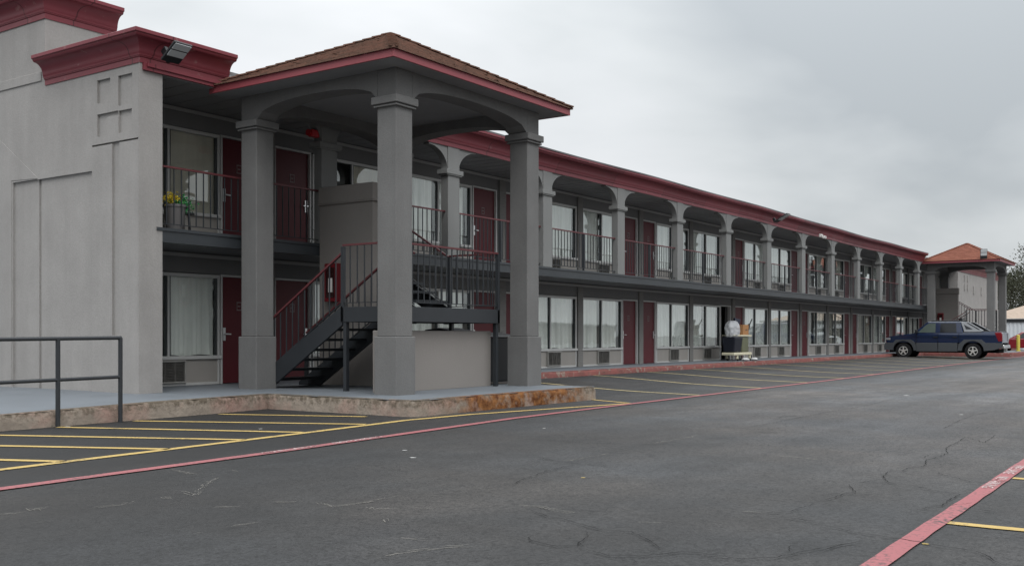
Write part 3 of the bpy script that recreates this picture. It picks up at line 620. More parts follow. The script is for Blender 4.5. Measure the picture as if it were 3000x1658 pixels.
# --- windows, doors, air conditioners (prototypes in local coordinates, then copied)
SILL, HEAD = 0.52, 2.07
def wavy(mb, x0, x1, z0, z1, y, seed, folds=None, amp=0.042, gather=0.0):
    rnd = random.Random(seed); n = max(8, int((x1 - x0) / 0.022)); nzr = 8; vs = []
    ph = [rnd.uniform(0, 6.28) for _ in range(3)]; f1 = (folds or rnd.uniform(6, 9)); 
    for j in range(nzr + 1):
        tz = j / nzr
        for i in range(n + 1):
            t = i / n; xx = x0 + (x1 - x0) * t
            sway = 0.02 * math.sin(tz * 2.5 + ph[2]) * (1 - tz)
            d = amp * (math.sin(f1 * xx * 2.2 + ph[0] + 1.3 * math.sin(xx * 3 + ph[1])) + 0.5 * math.sin(f1 * 5.3 * xx + ph[1] + tz))* (0.55 + 0.45 * (1 - tz))
            vs.append((xx + sway * (1 - abs(2 * t - 1)), y + d, z0 + (z1 - z0) * tz + (0.012 * math.sin(xx * 9 + ph[0]) if j == 0 else 0)))
    mb.add(vs, [(j * (n + 1) + i, j * (n + 1) + i + 1, (j + 1) * (n + 1) + i + 1, (j + 1) * (n + 1) + i) for j in range(nzr) for i in range(n)])
def make_window(W, style, seed, door_side):
    """two-light aluminium window W wide with apron panel below; origin at the floor, wall plane y=0"""
    o = Vector((0, 0, 0)); m = MB()
    mid = W * (0.475 if door_side > 0 else 0.455)
    m.box(0, -0.035, HEAD - 0.05, W, 0.07, HEAD + 0.015); m.box(-0.03, -0.06, SILL - 0.035, W + 0.03, 0.07, SILL + 0.03)
    m.box(0, -0.03, SILL + 0.03, 0.05, 0.07, HEAD - 0.05); m.box(W - 0.05, -0.03, SILL + 0.03, W, 0.07, HEAD - 0.05)
    m.box(mid - 0.022, -0.032, SILL + 0.03, mid + 0.022, 0.06, HEAD - 0.05)
    m.box(0, -0.025, 0.0, 0.045, 0.06, SILL - 0.035); m.box(W - 0.045, -0.025, 0.0, W, 0.06, SILL - 0.035); m.box(0.045, -0.03, 0.0, W - 0.045, 0.06, 0.05)
    m.cur = 1
    for xa in (0.05, mid + 0.022): m.box(xa, -0.012, SILL + 0.03, xa + 0.035, 0.05, HEAD - 0.05)
    for xa in (W - 0.05, mid - 0.022): m.box(xa - 0.03, -0.012, SILL + 0.03, xa, 0.05, HEAD - 0.05)
    wf = m.build('window', [FRAME, FRAME_DK], B, origin=o, bevel=0.004, seg=1)
    OFF[wf.name] = Vector((0, 0, 0))
    m = MB(); m.box(0.051, 0.012, SILL + 0.02, mid - 0.02, 0.018, HEAD - 0.04); m.box(mid + 0.02, 0.026, SILL + 0.02, W - 0.051, 0.032, HEAD - 0.04)
    m.build('pane', GLASS, wf, origin=o)
    m = MB(); rnd = random.Random(seed)
    if style == 'blind':
        zc = SILL + 0.03
        while zc < HEAD - 0.05:
            m.quad((0.06, 0.085, zc), (W - 0.06, 0.085, zc), (W - 0.06, 0.068, zc + 0.026), (0.06, 0.068, zc + 0.026)); zc += 0.0255
        m.build('blind', BLIND, wf, origin=o)
    elif style == 'half':
        zc = SILL + 0.03
        while zc < HEAD - 0.05:
            m.quad((mid, 0.085, zc), (W - 0.06, 0.085, zc), (W - 0.06, 0.068, zc + 0.026), (mid, 0.068, zc + 0.026)); zc += 0.0255
        m.build('blind', BLIND, wf, origin=o)
    else:
        zb = SILL + 0.04
        g1 = {'full': 0.10, 'gap': 0.42, 'wide': 0.05, 'cream': 0.12}[style]
        wavy(m, 0.08, mid - rnd.uniform(0.03, g1), zb, HEAD - 0.03, 0.10, seed)
        wavy(m, mid + rnd.uniform(0.02, 0.05 + g1 * .6), W - (0.065 if style == 'wide' else rnd.uniform(0.08, 0.08 + g1)), zb, HEAD - 0.03, 0.10, seed + 5)
        cm = m.build('curtain', CURTAIN2 if style == 'cream' else CURTAIN, wf, origin=o, smooth=True, ang=180)
    m = MB(); m.box(0.045, -0.008, 0.05, W - 0.045, 0.05, SILL - 0.035); m.build('apron_panel', PANEL, wf, origin=o)
    return wf
ACM = mat('air conditioner case', (0.27, 0.265, 0.25), 0.6, 0.3, var=0.25, vscale=6)
ACG = mat('air conditioner grille', (0.15, 0.145, 0.135), 0.55, 0.3, var=0.5, vscale=9, streak=0.2)
def make_ac():
    m = MB(); W_ = 0.72
    m.box(0, -0.07, 0.05, 0.03, 0.02, 0.475); m.box(W_ - 0.03, -0.07, 0.05, W_, 0.02, 0.475); m.box(0.03, -0.07, 0.05, W_ - 0.03, 0.02, 0.08); m.box(0.03, -0.07, 0.44, W_ - 0.03, 0.02, 0.475)
    o = m.build('air_conditioner', ACM, B, origin=(0, 0, 0), bevel=0.006, seg=1); OFF[o.name] = Vector((0, 0, 0))
    m = MB(); m.box(0.03, -0.02, 0.08, W_ - 0.03, 0.0, 0.44)
    z = 0.088
    while z < 0.43: m.add([(0.03, -0.055, z), (W_ - 0.03, -0.055, z), (W_ - 0.03, -0.022, z + 0.018), (0.03, -0.022, z + 0.018), (0.03, -0.058, z + 0.004), (W_ - 0.03, -0.058, z + 0.004)], [(0, 1, 2, 3), (4, 5, 2, 3), (0, 1, 5, 4)]); z += 0.028
    for x in (0.25, 0.47): m.box(x, -0.062, 0.08, x + 0.012, -0.02, 0.44)
    m.build('grille', ACG, o, origin=(0, 0, 0))
    return o
def make_door(W, side, opened=False):
    """side=+1: handle at the left edge; -1: handle at the right edge"""
    z = Vector((0, 0, 0)); m = MB()
    m.box(-0.045, -0.03, 0, 0, 0.10, HEAD + 0.03); m.box(W, -0.03, 0, W + 0.045, 0.10, HEAD + 0.03); m.box(0, -0.03, HEAD - 0.01, W, 0.10, HEAD + 0.03)
    fr = m.build('door', FRAME, B, origin=z, bevel=0.004, seg=1); OFF[fr.name] = Vector((0, 0, 0))
    m = MB()
    if opened: m.box(0.005, 0.08, 0.01, 0.05, 0.08 + W - 0.05, HEAD - 0.015)
    else: m.box(0.004, 0.03, 0.008, W - 0.004, 0.075, HEAD - 0.012)
    lf = m.build('leaf', DOOR, fr, origin=z, bevel=0.003, seg=1)
    if opened: return fr
    hx = 0.07 if side > 0 else W - 0.07
    m = MB(); m.box(hx - 0.03, 0.008, 0.83, hx + 0.03, 0.032, 1.08); m.tube((hx, 0.01, 0.96), (hx, -0.04, 0.96), 0.012); m.bar((hx - 0.015 * side, -0.04, 0.96), (hx + 0.12 * side, -0.04, 0.955), 0.018, 0.022)
    m.build('handle', METAL, fr, origin=z)
    m = MB(); px = W / 2 - 0.02 * side; zc = 1.5; s_ = 0.065
    for (a0, b0, a1, b1) in ((-s_, -s_ - .02, s_, -s_ + .0), (-s_, s_, s_, s_ + .02), (-s_, -s_, -s_ + .016, s_), (s_ - .016, -s_, s_, s_)): m.box(px + a0, 0.022, zc + b0, px + a1, 0.031, zc + b1)
    m.box(px - 0.035, 0.024, zc - 0.012, px + 0.03, 0.031, zc + 0.012)
    m.build('number_plate', mat('plate frame', (0.20, 0.15, 0.15), 0.5) if 'plate frame' not in MATS else MATS['plate frame'], fr, origin=z)
    return fr
def put(o, x, z, y=YW):
    o.location = Vector((x, y, z)) - OFF[B.name]; OFF[o.name] = Vector((x, y, z)); return o
PROTO = {}
def get(key, maker, x, z):
    if key not in PROTO:
        o = maker(); PROTO[key] = o
        return put(o, x, z)
    s = PROTO[key]
    return clone(s, B, Vector((x, YW, z)) - OFF[s.name])
STY_LO = ['wide', 'full', 'full', 'full', 'full', 'wide', 'gap', 'wide', 'full', 'gap', 'cream', 'cream', 'full', 'full', 'full']
STY_UP = ['blind', 'half', 'full', 'wide', 'wide', 'full', 'gap', 'wide', 'full', 'gap', 'cream', 'gap', 'full', 'full', 'full']
for k in range(NU):
    for z0, sty in ((F1, STY_LO[k]), (F2, STY_UP[k])):
        x0, x1 = WIN[k]; W_ = round(x1 - x0, 2); ds = 1 if k % 2 == 0 else -1
        get(('w', W_, sty, k), lambda: make_window(W_, sty, k * 17 + int(z0 * 3), ds), x0, z0)
        D0, D1 = DOORI[k]; Wd = round(D1 - D0, 2)
        op = (k == 6 and z0 == F1)
        get(('d', Wd, ds, op), lambda: make_door(Wd, ds, op), D0, z0)
        ax = x0 + (0.36 if ds > 0 else 0.38) * W_
        if k == 0: ax = x0 + 0.62
        get(('ac',), make_ac, ax if k else 11.44, z0)
# --- gallery posts with flared brackets
m = MB(); m.box(0, 0.0, F2, 0.42, 0.2, 4.70); m.box(0, 0, 4.82, 0.42, 0.2, CEIL + 0.003)
m.box(-0.09, -0.045, 4.72, 0.51, 0.245, 4.82); m.box(-0.06, -0.03, 4.69, 0.48, 0.23, 4.72)
for sg in (-1, 1):
    pts = [(0.0, 4.82)] + [(0.64 - 0.64 * math.cos(R(a)), 4.82 + 0.475 * math.sin(R(a))) for a in range(0, 91, 9)] + [(0.64, CEIL + 0.002), (0.0, CEIL + 0.002)]
    pts = [((0.42 + x) if sg > 0 else -x, z) for x, z in pts[1:]]
    m.prism(pts, 'y', 0.018, 0.182)
post = m.build('gallery_post', STUCCO_POST, B, origin=(0, 0, 0), bevel=0.006, seg=1); post.location = Vector((POST0, YF, 0)) - OFF[B.name]; OFF[post.name] = Vector((POST0, YF, 0))
for k in range(1, 13): clone(post, B, (PITCH * k, 0, 0))
clone(post, B, (66.6 - POST0 + 0.6, 0, 0))
# --- gallery railings
def balustrade(mb, top, p, q, h, spacing=0.15, mid=True, low=0.08, r=0.008):
    p, q = Vector(p), Vector(q); L = Vector((q.x - p.x, q.y - p.y, 0)).length; n = max(2, round(L / spacing))
    up = Vector((0, 0, 1))
    for i in range(1, n):
        b = p.lerp(q, i / n); mb.bar(b + up * low, b + up * (h - 0.02), 2 * r, 2 * r)
    mb.bar(p + up * low, q + up * low, 0.03, 0.014)
    if mid:
        b = p.lerp(q, 0.5); mb.bar(b, b + up * (h - 0.02), 0.045, 0.045)
    top.bar(p + up * h, q + up * h, 0.045, 0.03)
def make_rail(x0, x1, parent=B, mid=True):
    m, t = MB(), MB()
    balustrade(m, t, (x0, YF + 0.10, F2), (x1, YF + 0.10, F2), 1.02, mid=mid)
    r_ = m.build('railing', STEEL, parent, origin=((x0 + x1) / 2, YF + 0.1, F2)); t.build('top_rail', RAILRED, r_)
    return r_
make_rail(END_X + 0.42, POST0)
make_rail(15.36, POST0 + PITCH, mid=False)
r1 = make_rail(POST0 + PITCH + 0.42, POST0 + 2 * PITCH)
for k in range(1, 11): clone(r1, B, (PITCH * k, 0, 0))
make_rail(60.94 + 0.42, 64.5, mid=False)

# ------------------------------------------------------------------ stair pavilions
def arch_beam(mb, a, b, axis, c0, c1, zs=4.82, rise=0.27, top=5.27):
    """beam from a to b along axis with a segmental arch underneath; c0..c1 is its thickness"""
    pts = [(a, zs)]
    n = 20
    for i in range(n + 1):
        t = -1 + 2 * i / n; pts.append(((a + b) / 2 + (b - a) / 2 * t, zs + rise * math.sqrt(max(0, 1 - abs(t) ** 2.3))))
    pts = pts[1:] + [(b, top), (a, top)]
    mb.prism(pts, 'y' if axis == 'x' else 'x', c0, c1)
def make_pavilion(dx, label, shmat):
    P = thing('stair_pavilion', label, 'pavilion', (14.0 + dx, 12.3, F1), 'stair pavilions on the motel front')
    X0, X1, Y0, Y1 = 11.96 + dx, 16.06 + dx, 10.47, 14.11
    S = 0.46; I = 0.035
    cols = [(X0, Y0), (X1 - S, Y0), (X0, Y1 - S), (X1 - S, Y1 - S)]
    for (cx, cy) in cols:
        m = MB(); m.box(cx, cy, F1 - 0.03, cx + S, cy + S, 1.09); m.box(cx + I, cy + I, 1.09, cx + S - I, cy + S - I, 4.70)
        m.box(cx - 0.035, cy - 0.035, 4.71, cx + S + 0.035, cy + S + 0.035, 4.83); m.box(cx - 0.012, cy - 0.012, 4.665, cx + S + 0.012, cy + S + 0.012, 4.695); m.box(cx + 0.005, cy + 0.005, 4.69, cx + S - 0.005, cy + S - 0.005, 4.715)
        m.box(cx + I, cy + I, 4.82, cx + S - I, cy + S - I, 5.262)
        m.build('column', STUCCO_GREY, P, origin=(cx + S / 2, cy + S / 2, F1), bevel=0.014)
    m = MB(); arch_beam(m, X0 + S - I, X1 - S + I, 'x', Y0 + I + .002, Y0 + S - I); m.build('arch_beam', STUCCO_GREY, P)
    m = MB(); arch_beam(m, X0 + S - I, X1 - S + I, 'x', Y1 - S + I, Y1 - I - .002); m.build('arch_beam', STUCCO_GREY, P)
    m = MB(); arch_beam(m, Y0 + S - I, Y1 - S + I, 'y', X0 + I + .002, X0 + S - I); m.build('arch_beam', STUCCO_GREY, P)
    m = MB(); arch_beam(m, Y0 + S - I, Y1 - S + I, 'y', X1 - S + I, X1 - I - .002); m.build('arch_beam', STUCCO_GREY, P)
    # soffit, fascia, hip roof laid in shingle courses
    E0, E1, H0, H1 = 11.50 + dx, 16.52 + dx, 10.12, 14.32
    m = MB(); m.box(E0 + 0.03, H0 + 0.03, 5.262, E1 - 0.03, H1, 5.30); m.build('soffit', SOFFIT, P)
    m = MB(); z0, z1 = 5.255, 5.385
    m.box(E0, H0, z0, E1, H0 + 0.03, z1); m.box(E0, H0 + 0.031, z0, E0 + 0.03, H1, z1); m.box(E1 - 0.03, H0 + 0.031, z0, E1, H1, z1)
    m.build('fascia', FASCIA, P, bevel=0.004, seg=1)
    m = MB(); A0, A1, B0, B1 = E0 - 0.03, E1 + 0.03, H0 - 0.03, H1 + 0.05
    ax, ay, zr, nC = (A0 + A1) / 2 - 0.15, (B0 + B1) / 2 + 0.05, 6.50, 19
    rnd = random.Random(3)
    def ring(t, lift):
        z = 5.375 + (zr - 5.375) * t + lift
        return [(A0 + (ax - A0) * t, B0 + (ay - B0) * t, z), (A1 + (ax - A1) * t, B0 + (ay - B0) * t, z), (A1 + (ax - A1) * t, B1 + (ay - B1) * t, z), (A0 + (ax - A0) * t, B1 + (ay - B1) * t, z)]
    for i in range(nC):
        t0, t1 = i / nC, (i + 1) / nC
        lo, hi = ring(t0 - 0.004, 0.026), ring(min(1, t1 + 0.004), 0.006)
        un = ring(t0 - 0.004, 0.002)
        for s_ in range(4):
            a0, a1, b0, b1 = Vector(lo[s_]), Vector(lo[(s_ + 1) % 4]), Vector(hi[s_]), Vector(hi[(s_ + 1) % 4]); u0, u1 = Vector(un[s_]), Vector(un[(s_ + 1) % 4])
            nt_ = max(2, int((a1 - a0).length / 0.3)); jit = [0] + [rnd.uniform(-0.006, 0.008) for _ in range(nt_ - 1)] + [0]
            for q in range(nt_):
                f0, f1 = q / nt_, (q + 1) / nt_; up = Vector((0, 0, jit[q] if q else 0))
                p0, p1 = a0.lerp(a1, f0) + up, a0.lerp(a1, f1) + up
                m.quad(p0, p1, b0.lerp(b1, f1), b0.lerp(b1, f0)); m.quad(u0.lerp(u1, f0), u0.lerp(u1, f1), p1, p0)
    # ridge caps along the hips
    for cxy in ((A0, B0), (A1, B0), (A1, B1), (A0, B1)):
        for i in range(nC):
            t0, t1 = i / nC, min(1, (i + 1.15) / nC)
            p = Vector((cxy[0] + (ax - cxy[0]) * t0, cxy[1] + (ay - cxy[1]) * t0, 5.375 + (zr - 5.375) * t0 + 0.034)); q = Vector((cxy[0] + (ax - cxy[0]) * t1, cxy[1] + (ay - cxy[1]) * t1, 5.375 + (zr - 5.375) * t1 + 0.018))
            m.bar(p, q, 0.16, 0.022)
    m.build('roof', shmat, P)
    return P
DX2 = 50.55
make_pavilion(0, 'near grey stair pavilion with arches, three visible columns and worn hip roof', SHINGLE)
make_pavilion(DX2, 'far stair pavilion with orange brown hip roof behind the parked pickup', SHINGLE_ORANGE)

# ------------------------------------------------------------------ steel stairs, stair walls
def make_stairs(dx, label):
    T = thing('staircase', label, 'staircase', (13.8 + dx, 12.2, F1), 'steel stairs under the pavilions')
    LZ = 1.58; XL, XR, YA, YB = 12.40 + dx, 15.32 + dx, 10.90, 12.05
    m = MB(); m.box(XL, YA, LZ - 0.25, XR, YA + 0.05, LZ); m.box(XL, YA + 0.051, LZ - 0.25, XL + 0.05, YB - 0.051, LZ); m.box(XR - 0.05, YA + 0.051, LZ - 0.25, XR, YB - 0.051, LZ); m.box(XL, YB - 0.05, LZ - 0.25, XR, YB, LZ)
    m.box(XL + 0.051, YA + 0.051, LZ - 0.06, XR - 0.051, YB - 0.051, LZ - 0.01); m.build('landing', STEEL, T, bevel=0.006, seg=1)
    for (x, y) in ((XL + 0.05, YB - 0.05), (XR - 0.05, YA + 0.06), (XR - 0.05, YB - 0.06), (XL + 0.06, YA + 0.06)):
        m = MB(); m.box(x - 0.035, y - 0.035, F1 - 0.01, x + 0.035, y + 0.035, LZ - 0.251); m.build('support_post', STEEL, T)
    sl = 0.63
    # lower flight descends toward the building, upper flight climbs toward it
    for xs in (XL + 0.025, 13.62 + dx):
        y1 = YB + (LZ - F1) / sl - 0.04
        m = MB(); m.prism([(YB, LZ + 0.02), (YB, LZ - 0.30), (YB + (LZ - 0.30 - F1) / sl, F1), (y1 + 0.10, F1), (y1 + 0.10, F1 + 0.06)], 'x', xs - 0.025, xs + 0.025); m.build('stringer', STEEL, T)
    for i in range(1, 8):
        z = LZ - i * (LZ - F1) / 8; y = YB + i * 0.277
        m = MB(); m.box(XL + 0.051, y - 0.28, z - 0.045, 13.594 + dx, y + 0.005, z); m.build('tread', STEEL, T)
    for xs in (14.30 + dx, XR - 0.025):
        y2 = YF - 0.01
        m = MB(); m.prism([(YB, LZ + 0.04), (YB, LZ - 0.26), (YB + 0.12, LZ - 0.26), (y2, F2 - 0.32), (y2, F2 - 0.02)], 'x', xs - 0.025, xs + 0.025); m.build('stringer', STEEL, T)
    for i in range(1, 7):
        z = LZ + i * (F2 - LZ) / 7; y = YB + i * 0.29
        m = MB(); m.box(14.326 + dx, y - 0.27, z - 0.045, XR - 0.051, y + 0.03, z); m.build('tread', STEEL, T)
    def rail(segs, posts):
        m, t = MB(), MB()
        for p, q, h in segs: balustrade(m, t, p, q, h, mid=False, low=0.07)
        for p, h in posts: m.box(p[0] - 0.03, p[1] - 0.03, p[2], p[0] + 0.03, p[1] + 0.03, p[2] + h - 0.016)
        o = m.build('railing', STEEL, T); t.build('top_rail', RAILRED, o)
    rail([((XL + .03, YB, LZ), (XL + .03, YA + .03, LZ), 1.03), ((XL + .03, YA + .03, LZ), (XR - .03, YA + .03, LZ), 1.03), ((XR - .03, YA + .03, LZ), (XR - .03, YB, LZ), 1.03)],
         [((XL + .03, YB, LZ - 0.25), 1.27), ((XL + .03, YA + .03, LZ), 1.03), ((XR - .03, YA + .03, LZ - 0.25), 1.28), ((XR - .03, YB, LZ), 1.03)])
    yl = YB + (LZ - F1) / sl - 0.12
    for xs in (XL + 0.03, 13.62 + dx): rail([((xs, YB + 0.02, LZ), (xs, yl, LZ - (yl - YB) * sl), 0.90)], [((xs, yl, F1), 0.92)])
    for xs in (14.30 + dx, XR - 0.03): rail([((xs, YB + 0.03, LZ + 0.02), (xs, YF - 0.02, F2), 1.0)], [((xs, YF + 0.06, F2), 1.02)])
    return T
make_stairs(0, 'dark steel staircase with red handrails turning at a landing behind the corner column')
make_stairs(DX2, 'distant steel staircase rising behind the blue pickup under the far pavilion')
def make_stair_wall(dx, label):
    m = MB(); m.box(13.97 + dx, 12.80, F1 - 0.01, 14.22 + dx, YF - 0.03, 3.58); m.box(13.94 + dx, 12.77, 3.60, 14.25 + dx, YF - 0.03, 3.92); m.box(13.955 + dx, 12.785, 3.56, 14.235 + dx, YF - 0.035, 3.605)
    m.box(13.92 + dx, 12.75, 3.575, 14.27 + dx, YF - 0.03, 3.60)
    o = m.build('stair_wall', STUCCO_TAN, None, origin=(14.1 + dx, 13.5, F1), bevel=0.012); tag(o, label, 'wall', 'tall stucco stair walls')
def make_low_wall(dx, label):
    m = MB(); m.box(12.35 + dx, 11.10, F1 - 0.01, 15.32 + dx, 11.32, 1.19); o = m.build('low_wall', STUCCO_TAN, None, origin=(13.8 + dx, 11.2, F1), bevel=0.015); tag(o, label, 'wall', 'low stucco walls under the landings')
make_stair_wall(0, 'tall taupe stucco wall with capped top beside the near stairs')
make_stair_wall(DX2, 'tall taupe stucco wall with capped top above the parked pickup')
make_low_wall(0, 'low taupe stucco wall under the near stair landing')
make_low_wall(DX2, 'low stucco wall under the far stair landing, behind the pickup')

# ------------------------------------------------------------------ fixtures on the building
CAB = mat('red cabinet enamel', (0.13, 0.008, 0.013), 0.35, 0.5)
CABW = mat('cabinet window', (0.03, 0.01, 0.01), 0.15, 0.5); TAGW = mat('white instruction tag', (0.6, 0.58, 0.56), 0.6)
def cabinet(dx, label):
    T = thing('extinguisher_cabinet', label, 'extinguisher cabinet', (13.95 + dx, 13.74, 1.74), 'red cabinets on the stair walls')
    m = MB(); m.box(13.83 + dx, 13.58, 1.74, 13.965 + dx, 13.90, 2.46); m.build('case', CAB, T, bevel=0.012)
    m = MB(); m.box(13.822 + dx, 13.63, 1.82, 13.832 + dx, 13.85, 2.38); m.build('window', CABW, T)
    m = MB(); m.box(13.815 + dx, 13.68, 1.92, 13.823 + dx, 13.78, 2.18); m.build('tag', TAGW, T)
cabinet(0, 'red fire extinguisher cabinet seen through the near stair railing')
cabinet(DX2, 'red fire extinguisher cabinet on the wall just above the pickup roof')
LEDM = mat('lamp diffuser', (0.42, 0.44, 0.45), 0.35, 0.5, var=0.05)
def floodlight(loc, size, tilt, rz, label, arm):
    T = thing('flood_light', label, 'flood light', loc, 'flood lights on the eaves')
    T.rotation_euler = (R(tilt), 0, R(rz)); o = Vector(loc); W_, H_ = size
    def bx(x0, y0, z0, x1, y1, z1): return MB().box(x0 + o.x, y0 + o.y, z0 + o.z, x1 + o.x, y1 + o.y, z1 + o.z)
    m = bx(-W_ / 2, 0.01, 0, W_ / 2, 0.05, H_); b = m.build('housing', BLACKM, T, bevel=0.01)
    h0 = H_ * 0.30
    for k in range(2):
        z0 = h0 + k * (H_ - h0) / 2 + 0.012; bx(-W_ / 2 + 0.02, -0.004, z0, W_ / 2 - 0.02, 0.012, z0 + (H_ - h0) / 2 - 0.028).build('diffuser', LEDM, T)
    m = bx(-0.03, 0.045, -arm * 0.2, 0.03, 0.045 + arm, 0.06); m.box(o.x - 0.06, o.y + 0.03, o.z - 0.02, o.x + 0.06, o.y + 0.08, o.z + 0.05); m.build('bracket', BLACKM, T)
    return T
floodlight((10.34, 13.82, 5.46), (0.34, 0.42), 56, 0, 'black flood light on the maroon cornice of the near gable corner', 0.25)
floodlight((37.4, 13.85, 5.36), (0.36, 0.60), 62, 0, 'long flood light hanging across the middle of the long cornice', 0.15)
floodlight((12.0 + DX2 - 0.55, 10.95, 5.40), (0.36, 0.55), 8, -72, 'flood light standing on the eave of the far orange roof', 0.10)
T = thing('security_camera', 'white twin security camera under the long cornice', 'camera', (43.1, 13.95, 5.28))
m = MB(); m.box(42.9, 13.9, 5.26, 43.18, 14.0, 5.40); m.build('housing', TAGW, T, bevel=0.02)
m = MB(); m.box(43.3, 13.9, 5.24, 43.62, 14.0, 5.36); m.box(43.17, 13.94, 5.32, 43.31, 13.98, 5.35); m.build('housing', TAGW, T, bevel=0.02)
m = MB(); m.lathe((42.95, 13.88, 5.31), [(0.03, 0), (0.03, 0.03)], 10, 'y'); m.lathe((43.4, 13.88, 5.29), [(0.03, 0), (0.03, 0.03)], 10, 'y'); m.build('lens', BLACKM, T)
T = thing('fire_alarm', 'small red fire alarm horn on the first gallery post', 'alarm', (13.9, 14.3, 4.90))
m = MB(); m.box(13.85, 14.24, 4.90, 14.055, 14.36, 5.04); m.build('horn', mat('alarm red', (0.42, 0.012, 0.02), 0.4, 0.5), T, bevel=0.02)
m = MB(); m.lathe((13.80, 14.30, 4.97), [(0.065, 0), (0.04, 0.03), (0.03, 0.06)], 12, 'x'); m.build('bell_mouth', MATS['alarm red'], T)

# planter on the gallery
T = thing('flower_pot', 'grey tapered pot with yellow and green artificial flowers on the upper gallery', 'flower pot', (10.95, 14.52, F2))
m = MB(); m.lathe((10.95, 14.52, F2), [(0.13, 0), (0.135, 0.02), (0.185, 0.40), (0.20, 0.40), (0.20, 0.44), (0.17, 0.44), (0.165, 0.38), (0.0, 0.38)], 20); m.build('pot', mat('grey pot glaze', (0.12, 0.115, 0.115), 0.6), T, smooth=True)
def blossoms(n, cx, cy, cz, rx, rz, size, seed):
    rnd = random.Random(seed); m = MB()
    for _ in range(n):
        p = Vector((cx + rnd.gauss(0, rx), cy + rnd.gauss(0, rx * .7), cz + rnd.gauss(0, rz))); a = Vector((rnd.uniform(-1, 1), rnd.uniform(-1, 1), rnd.uniform(-.4, 1))).normalized(); b = a.orthogonal().normalized(); c = a.cross(b)
        s_ = size * rnd.uniform(.6, 1.3); m.add([p + b * s_, p + c * s_ * .6 + a * s_ * .3, p - b * s_, p - c * s_ * .6 + a * s_ * .3], [(0, 1, 2, 3)])
    return m
blossoms(260, 10.86, 14.47, F2 + 0.53, 0.075, 0.05, 0.024, 5).build('blossoms', mat('yellow petals', (0.42, 0.31, 0.02), 0.7), T)
blossoms(260, 11.06, 14.47, F2 + 0.45, 0.085, 0.065, 0.026, 6).build('leaves', mat('artificial green leaves', (0.015, 0.16, 0.045), 0.6), T)
blossoms(160, 10.97, 14.5, F2 + 0.46, 0.10, 0.04, 0.026, 9).build('leaves', mat('dull green leaves', (0.04, 0.16, 0.04), 0.6), T)
T = thing('side_table', 'small dark plant stand beside the flower pot on the upper gallery', 'stand', (11.18, 14.5, F2))
m = MB(); m.lathe((11.18, 14.5, F2 + 0.30), [(0.13, 0), (0.13, 0.025)], 14); m.build('table_top', BLACKM, T)
for a in range(3):
    t = R(30 + 120 * a); MB().tube((11.18 + .1 * math.cos(t), 14.5 + .1 * math.sin(t), F2 - .001), (11.18 + .06 * math.cos(t), 14.5 + .06 * math.sin(t), F2 + .30), 0.012).build('leg', BLACKM, T)

# bins behind the low wall
def bin_(x0, y0, label, h=0.98, w=0.62):
    T = thing('trash_bin', label, 'bin', (x0 + .3, y0 + .3, F1), 'black bins by the pavilion column'); z = F1
    m = MB(); m.add([(x0 + .03, y0 + .06, z + .05), (x0 + w - .03, y0 + .06, z + .05), (x0 + w - .03, y0 + .60, z + .05), (x0 + .03, y0 + .60, z + .05), (x0, y0, z + h - .1), (x0 + w, y0, z + h - .1), (x0 + w, y0 + .68, z + h - .1), (x0, y0 + .68, z + h - .1)], [(0, 3, 2, 1), (4, 5, 6, 7), (0, 1, 5, 4), (1, 2, 6, 5), (2, 3, 7, 6), (3, 0, 4, 7)])
    m.build('bin_body', BLACKM, T, bevel=0.03)
    m = MB(); m.prism([(y0 - .04, z + h - .095), (y0 + .72, z + h - .095), (y0 + .70, z + h - .04), (y0 + .34, z + h), (y0 - .02, z + h - .06)], 'x', x0 - .03, x0 + w + .03); m.build('lid', BLACKM, T, bevel=0.015)
    for x in (x0 + .08, x0 + w - .08): MB().lathe((x - 0.03, y0 + .6, z + 0.1), [(0.1, 0), (0.1, 0.06)], 14, 'x').build('wheel', BLACKM, T)
bin_(15.38, 11.22, 'black wheeled trash bin between the low wall and the right pavilion column', 0.99, 0.86)
bin_(15.72, 12.30, 'taller black trash bin mostly hidden behind the right pavilion column', 1.08)

# pipe handrail on the left
T = thing('pipe_handrail', 'dark two rail pipe guard rail in front of the pale gable wall', 'guard rail', (7.4, 12.1, GZ))
m = MB(); HY = 12.10
m.tube((2.5, HY - .06, 1.02), (8.27, HY, 1.075), 0.026, 10); m.build('top_rail', STEEL, T, smooth=True)
m = MB(); m.tube((2.5, HY - .06, 0.50), (8.27, HY, 0.555), 0.024, 10); m.build('mid_rail', STEEL, T, smooth=True)
for x in (8.26, 7.36, 5.4, 3.4): MB().tube((x, HY - 0.012 * (8.27 - x), GZ - 0.02), (x, HY - 0.012 * (8.27 - x), 1.075 - 0.0095 * (8.27 - x)), 0.029, 10).build('post', STEEL, T, smooth=True)

# ------------------------------------------------------------------ far closing block
T = thing('stucco_building', 'pale stucco block with maroon cornice beyond the far pavilion', 'building', (78, YF, F1))
m = MB(); m.box(71.4, YF, 0, 86, 26, 5.36)
for (a, b, c, d) in ((71.4, 72.3, 0.0, 5.3),): m.box(a, YF - 0.03, c, b, YF, d)
m.box(72.3, YF - 0.06, 0, 86, YF, 3.12)
for cx in (73.5, 74.5):
    for zc in (4.15, 4.75): m.box(cx, YF - 0.05, zc, cx + 0.22, YF, zc + 0.42)
for cx in (76.5, 79.3, 82): m.box(cx, YF - 0.05, 4.0, cx + 0.35, YF, 4.55)
m.build('wall', STUCCO_PALE, T)
m = MB(); m.sweep([(71.4, YF - 0.03), (86, YF - 0.03)], [(0, -1)], crown(CEIL, CTOP, 0.27)); m.build('cornice', CORNICE, T, smooth=True, ang=28)

